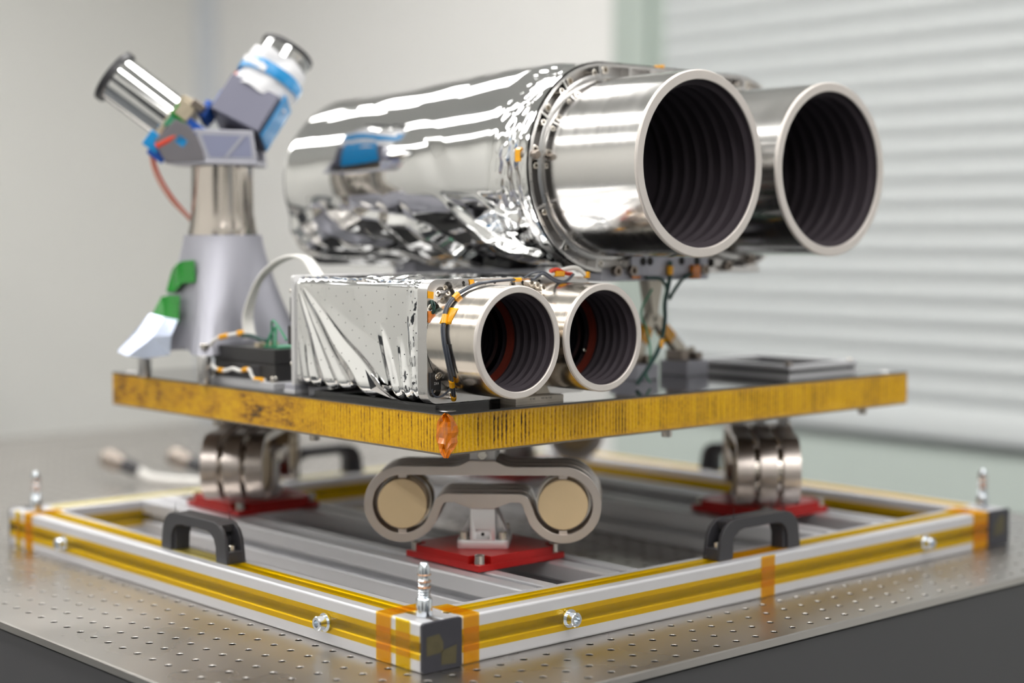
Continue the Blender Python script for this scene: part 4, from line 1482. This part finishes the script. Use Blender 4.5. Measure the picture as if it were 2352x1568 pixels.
# electronics boxes and tape between bracket and tube
hb = bl - dl * 7
w1 = V(0, 0, 1) - dl * dl.z
w1.normalize()
MB().obox(hb, dl, D_, w1, 9, 27, 30).build('camera_head', 'pcb_tan', tr, bevel=1.5)
MB().obox(hb + w1 * 18 - dl * 4 - D_ * 20, dl, D_, w1, 8, 14, 9).build('connector_block', 'pcb_tan', tr, bevel=1)
MB().obox(hb - D_ * 28 + w1 * 4, dl, D_, w1, 6, 3, 12).build('circuit_board', 'pcb', tr, bevel=0.5)
MB().obox(hb - D_ * 30 - w1 * 10 - dl * 3, dl, D_, w1, 5, 4, 5).build('connector_block', 'black_box', tr, bevel=0.6)
MB().obox(hb - D_ * 26 + w1 * 30 - dl * 12, dl, D_, w1, 7, 10, 4).build('connector_block', 'steel_dark', tr, bevel=0.8)
for off, m, hx, hz in ((w1 * 13 - D_ * 31, 'green_tape', 7, 7), (w1 * 2 - D_ * 31 - dl * 12, 'green_tape', 6, 6), (w1 * 6 - D_ * 30 - dl * 22, 'blue_dark', 10, 9), (w1 * -10 - D_ * 33 - dl * 20, 'blue_tape', 6, 5), (w1 * -4 - D_ * 28.5 - dl * 4, 'green_tape', 6, 5), (w1 * -18 - D_ * 28 - dl * 2, 'kapton', 5, 5), (w1 * -28 - D_ * 27 + dl * 4, 'blue_tape', 9, 9), (w1 * -34 - D_ * 26 - dl * 6, 'blue_dark', 10, 8)):
    MB().obox(hb + off, dl, D_, w1, hx, 2, hz).build('tape_patch', m, tr, bevel=0.8)
MB().tube([hb + w1 * -8 - D_ * 31 - dl * 12, hb + w1 * -18 - D_ * 32 - dl * 8, hb + w1 * -30 - D_ * 32 - dl * 2], 4, 10).build('tape_patch', 'cable_red', tr)
# second head, pointing up to the right
dr = (A_ * 0.47 + D_ * 0.30 + V(0, 0, 0.83)).normalized()
rb = L(22, 2, 462)
wr1 = (A_ - dr * dr.dot(A_)).normalized()
wr2 = dr.cross(wr1).normalized()
MB().obox(rb + dr * 13, dr, wr1, wr2, 23, 29, 29).build('camera_head', 'head_grey', tr, bevel=2)
def cloth(name, m, r0, r1, wob, seed, seg=64):
    vs, fs = [], []
    rows = 10
    for j in range(rows + 1):
        h = r0 + (r1 - r0) * j / rows
        for i in range(seg):
            a = 2 * math.pi * i / seg
            rr_ = 32.5 + wob * noise.noise(V(math.cos(a) * 2.2 + seed, math.sin(a) * 2.2, h * 0.09))
            hh = h + (1.8 * noise.noise(V(math.cos(a) * 2 + 9, math.sin(a) * 2, seed)) * (1 if j in (0, rows) else 0.4)) * 2.4
            vs.append(rb + dr * hh + (wr1 * math.cos(a) + wr2 * math.sin(a)) * rr_)
    for j in range(rows):
        for i in range(seg):
            i2 = (i + 1) % seg
            fs.append((j * seg + i, j * seg + i2, (j + 1) * seg + i2, (j + 1) * seg + i))
    return MB().add(vs, fs).build(name, m, tr, smooth=60)
MB().lathe(rb, dr, [(30, 0), (30, 28.5), (93, 28.5), (93, 25), (90, 0)], 48).build('baffle_tube', 'foil', tr)
MB().lathe(rb, dr, [(91, 25), (91, 30), (96, 30), (96, 27)], 48).build('baffle_cap', 'black_plastic', tr, bevel=0.5)
cloth('cloth_wrap', 'white_fabric', 31, 78, 4.0, 1.0)
def partial_band(m, h0, h1, a0, a1, rad, seed, wedge=0):
    vs, fs = [], []
    n, rows = 26, 5
    for j in range(rows + 1):
        for i in range(n + 1):
            a = R(a0 + (a1 - a0) * i / n)
            h = h0 + (h1 - h0) * j / rows + wedge * (i / n - 0.5) + 1.5 * noise.noise(V(i * 0.3, j * 0.2, seed))
            rr_ = rad + 0.8 * noise.noise(V(i * 0.4, j * 0.5, seed + 4))
            vs.append(rb + dr * h + (wr1 * math.cos(a) + wr2 * math.sin(a)) * rr_)
    for j in range(rows):
        for i in range(n):
            fs.append((j * (n + 1) + i, j * (n + 1) + i + 1, (j + 1) * (n + 1) + i + 1, (j + 1) * (n + 1) + i))
    MB().add(vs, fs).build('tape_band', m, tr, smooth=60)
partial_band('blue_tape', 50, 63, 100, 470, 35.6, 1.0, 5)
partial_band('white_fabric', 53, 60, 215, 275, 36.6, 2.0, -6)
MB().obox(rb + dr * 4 - wr1 * 34, dr, wr1, wr2, 16, 2, 12).build('tape_patch', 'blue_dark', tr, bevel=1)
MB().obox(rb + dr * -8 - wr1 * 36 - D_ * 12, dr, wr1, wr2, 10, 4, 16).build('tape_patch', 'blue_dark', tr, bevel=2)
MB().obox(rb + dr * 16 + wr1 * 31, dr, wr1, wr2, 26, 1.2, 20).build('tape_patch', 'blue_tape', tr, bevel=0.5)
MB().obox(rb + dr * 30 - wr1 * 31 - wr2 * 10, dr, wr1, wr2, 14, 1.5, 3).build('tape_patch', 'cable_red', tr)
MB().tube([L(38, -20, 452), L(48, -20, 462), L(54, -18, 474), L(50, -14, 486)], 0.8, 8).build('wire_loop', 'cable', tr)
# green tape and loose foil on the stand foot
def stand_patch(m, pts, name='tape_patch', bump_=0.0):
    k = MB()
    k.add([L(*p) for p in pts], [tuple(range(len(pts)))])
    o = k.build(name, m, tr, smooth=0)
    sm = o.modifiers.new('thick', 'SOLIDIFY')
    sm.thickness = 0.8 * S
    return o
def tape_on_stand(cols):
    k = MB()
    k.add([L(*p) for c_ in cols for p in c_], [(i * 2, i * 2 + 1, i * 2 + 3, i * 2 + 2) for i in range(len(cols) - 1)])
    o = k.build('tape_patch', 'green_tape', tr, smooth=0)
    o.modifiers.new('thick', 'SOLIDIFY').thickness = 0.8 * S
tape_on_stand([((-53, -6, 308), (-60, -6, 284)), ((-45, -20, 314), (-48, -22, 284)), ((-37, -31, 317), (-38, -32, 294)), ((-23, -42, 318), (-22, -44, 295))])
tape_on_stand([((-65, -6, 279), (-76, -8, 258)), ((-52, -22, 281), (-57, -25, 254)), ((-40, -35, 281), (-41, -37, 252))])
k = MB()
pts = [(-77, -8, 261), (-58, -27, 258), (-41, -39, 256), (-108, -24, 222), (-94, -38, 218), (-74, -46, 216), (-48, -48, 220), (-90, -18, 240), (-68, -40, 238), (-47, -44, 240)]
k.add([L(*p) for p in pts], [(0, 1, 8, 7), (1, 2, 9, 8), (0, 7, 3), (7, 8, 4, 3), (8, 5, 4), (8, 9, 6, 5)])
o = k.build('foil_scrap', 'clear_film', tr, smooth=0)
o.modifiers.new('thick', 'SOLIDIFY').thickness = 0.4 * S
# salmon wire looping from the head down behind the stand
MB().tube([L(-66, -26, 447), L(-70, -24, 428), L(-66, -18, 406), L(-54, -6, 382), L(-38, 10, 362), L(-34, 24, 352)], 2.0, 8).build('wire_loop', 'cable_pink', tr)
MB().tube([L(-63, -27, 447), L(-67, -25, 430), L(-64, -18, 410), L(-52, -4, 384), L(-36, 12, 362)], 1.3, 8).build('wire_loop', 'cable_red', tr)

# ================================================================== BLACK ELECTRONICS BOX + CABLES
eb = thing('electronics_box', 'small black electronics box on a silver base between the stand and the small camera', 'box', (55, 428, PZ1))
MB().box(27, 92, 364, 487, PZ1, PZ1 + 7).build('base_plate', 'anod', eb, bevel=0.5)
k = MB()
k.box(34, 84, 372, 484, PZ1 + 7, PZ1 + 24)
k.box(33, 85, 371, 485, PZ1 + 24.4, PZ1 + 39)
k.build('case', 'black_box', eb, bevel=0.8)
for y0 in (398, 424, 452):
    MB().box(33.2, 34.2, y0, y0 + 18, PZ1 + 9, PZ1 + 22).build('front_connector', 'black_plastic', eb, bevel=0.6)
for y0 in (369, 481):
    MB().bolt((30.5, y0, PZ1 + 7), (0, 0, 1), 3.6, 6, 14).build('base_screw', 'bolt', eb)
MB().box(40, 80, 374, 402, PZ1 + 39.2, PZ1 + 41).build('circuit_board', 'pcb', eb)
k = MB()
k.tube([(36, 390, PZ1 + 41), (38, 386, PZ1 + 52), (40, 380, PZ1 + 60), (36, 374, PZ1 + 50), (34, 371, PZ1 + 42)], 1.5, 8)
k.tube([(42, 388, PZ1 + 41), (36, 380, PZ1 + 66), (30, 360, PZ1 + 62), (26, 340, PZ1 + 50)], 1.2, 8)
k.build('thin_lead', 'pcb', eb)
MB().box(36, 60, 404, 412, PZ1 + 39.2, PZ1 + 44).build('bar_connector', 'pcb_tan', eb, bevel=0.5)
MB().tube([(40, 440, 243), (38, 420, 243.5), (36, 400, 241), (36, 388, 240)], 2.2, 8).build('dark_lead', 'cable_green', eb)
wc = thing('white_wire', 'thin white wire with amber ties looping in front of the black box', 'cable', (24, 430, 205))
MB().tube([(44, 440, 246), (30, 448, 243.5), (25, 462, 240), (24, 474, 233), (23, 478, 222), (23, 470, 212), (24, 457, 207.8), (24, 445, 208.5), (24, 432, 211), (24, 420, 209.5), (24, 409, 211.5), (24, 402, 211.5), (24.5, 399, 206), (26, 394, 201.8), (32, 386, 201.6)], 1.9, 10).build('wire', 'white_cable', wc)
k = MB()
k.tube([(24, 459, 208.2), (24, 450, 208)], 2.5, 10, 0)
k.tube([(24, 414, 210.4), (24, 407, 211.9), (24, 404, 211.8)], 2.5, 10, 0)
k.tube([(25.4, 396, 202.6), (31, 387, 201.8)], 2.4, 10, 0)
k.tube([(29, 449, 243.4), (25.4, 459, 240.8)], 2.6, 10, 0)
k.tube([(42, 440.5, 245.8), (36, 444, 244.8)], 3, 10, 0)
k.build('tie_film', 'kapton_y', wc)
rc = thing('ribbon_cable', 'broad white ribbon cable arching from the black box to the small camera', 'cable', (75, 430, 240))
for i in range(5):
    o_ = (i - 2) * 3.4
    MB().tube([(66 + o_, 466 + o_ * 0.3, 238), (66 + o_, 470 + o_ * 0.5, 262), (66 + o_, 452 + o_ * 0.9, 294), (66 + o_, 424 + o_ * 0.7, 313), (64 + o_, 388 + o_ * 0.5, 322.5), (62 + o_, 358 + o_ * 0.5, 320), (60 + o_, 340 + o_ * 0.4, 308), (60 + o_, 332, 300)], 1.9, 8).build('core', 'white_cable', rc)

# ================================================================== CONNECTORS LYING ON THE TABLE
def table_plug(x, y, ang, label, cable):
    t = thing('cable_connector', label, 'connector', (x, y, 0), 'connectors lying on the table behind the frame')
    d = V(math.cos(R(ang)), math.sin(R(ang)), 0)
    o = V(x, y, 24)
    d2 = (d - V(0, 0, 0.3)).normalized()
    MB().lathe(o - d2 * 4, -d2, [(0, 0), (0, 10), (6, 12), (9, 14), (30, 14), (33, 12), (33, 8.5), (24, 8), (24, 0)], 24).build('plug_shell', 'steel_dark', t)
    MB().lathe(o - d2 * 5, d2, [(0, 0), (0, 10), (22, 9), (28, 6), (28, 0)], 20).build('strain_relief', 'black_plastic', t)
    MB().tube([o + d2 * 20] + [V(*p) for p in cable], 6, 10).build('cable', 'white_cable', t)
table_plug(258, 1086, -62, 'silver cable connector lying on the table behind the far frame rail, leftmost', [(275, 1052, 10), (286, 1036, 7.5), (297, 1011, 7), (310, 988, 7), (322, 962, 7), (330, 930, 7)])
table_plug(336, 1040, -66, 'silver cable connector on the table, nearer to the left isolator', [(350, 1008, 10), (362, 980, 7.5), (380, 950, 7), (410, 900, 7)])
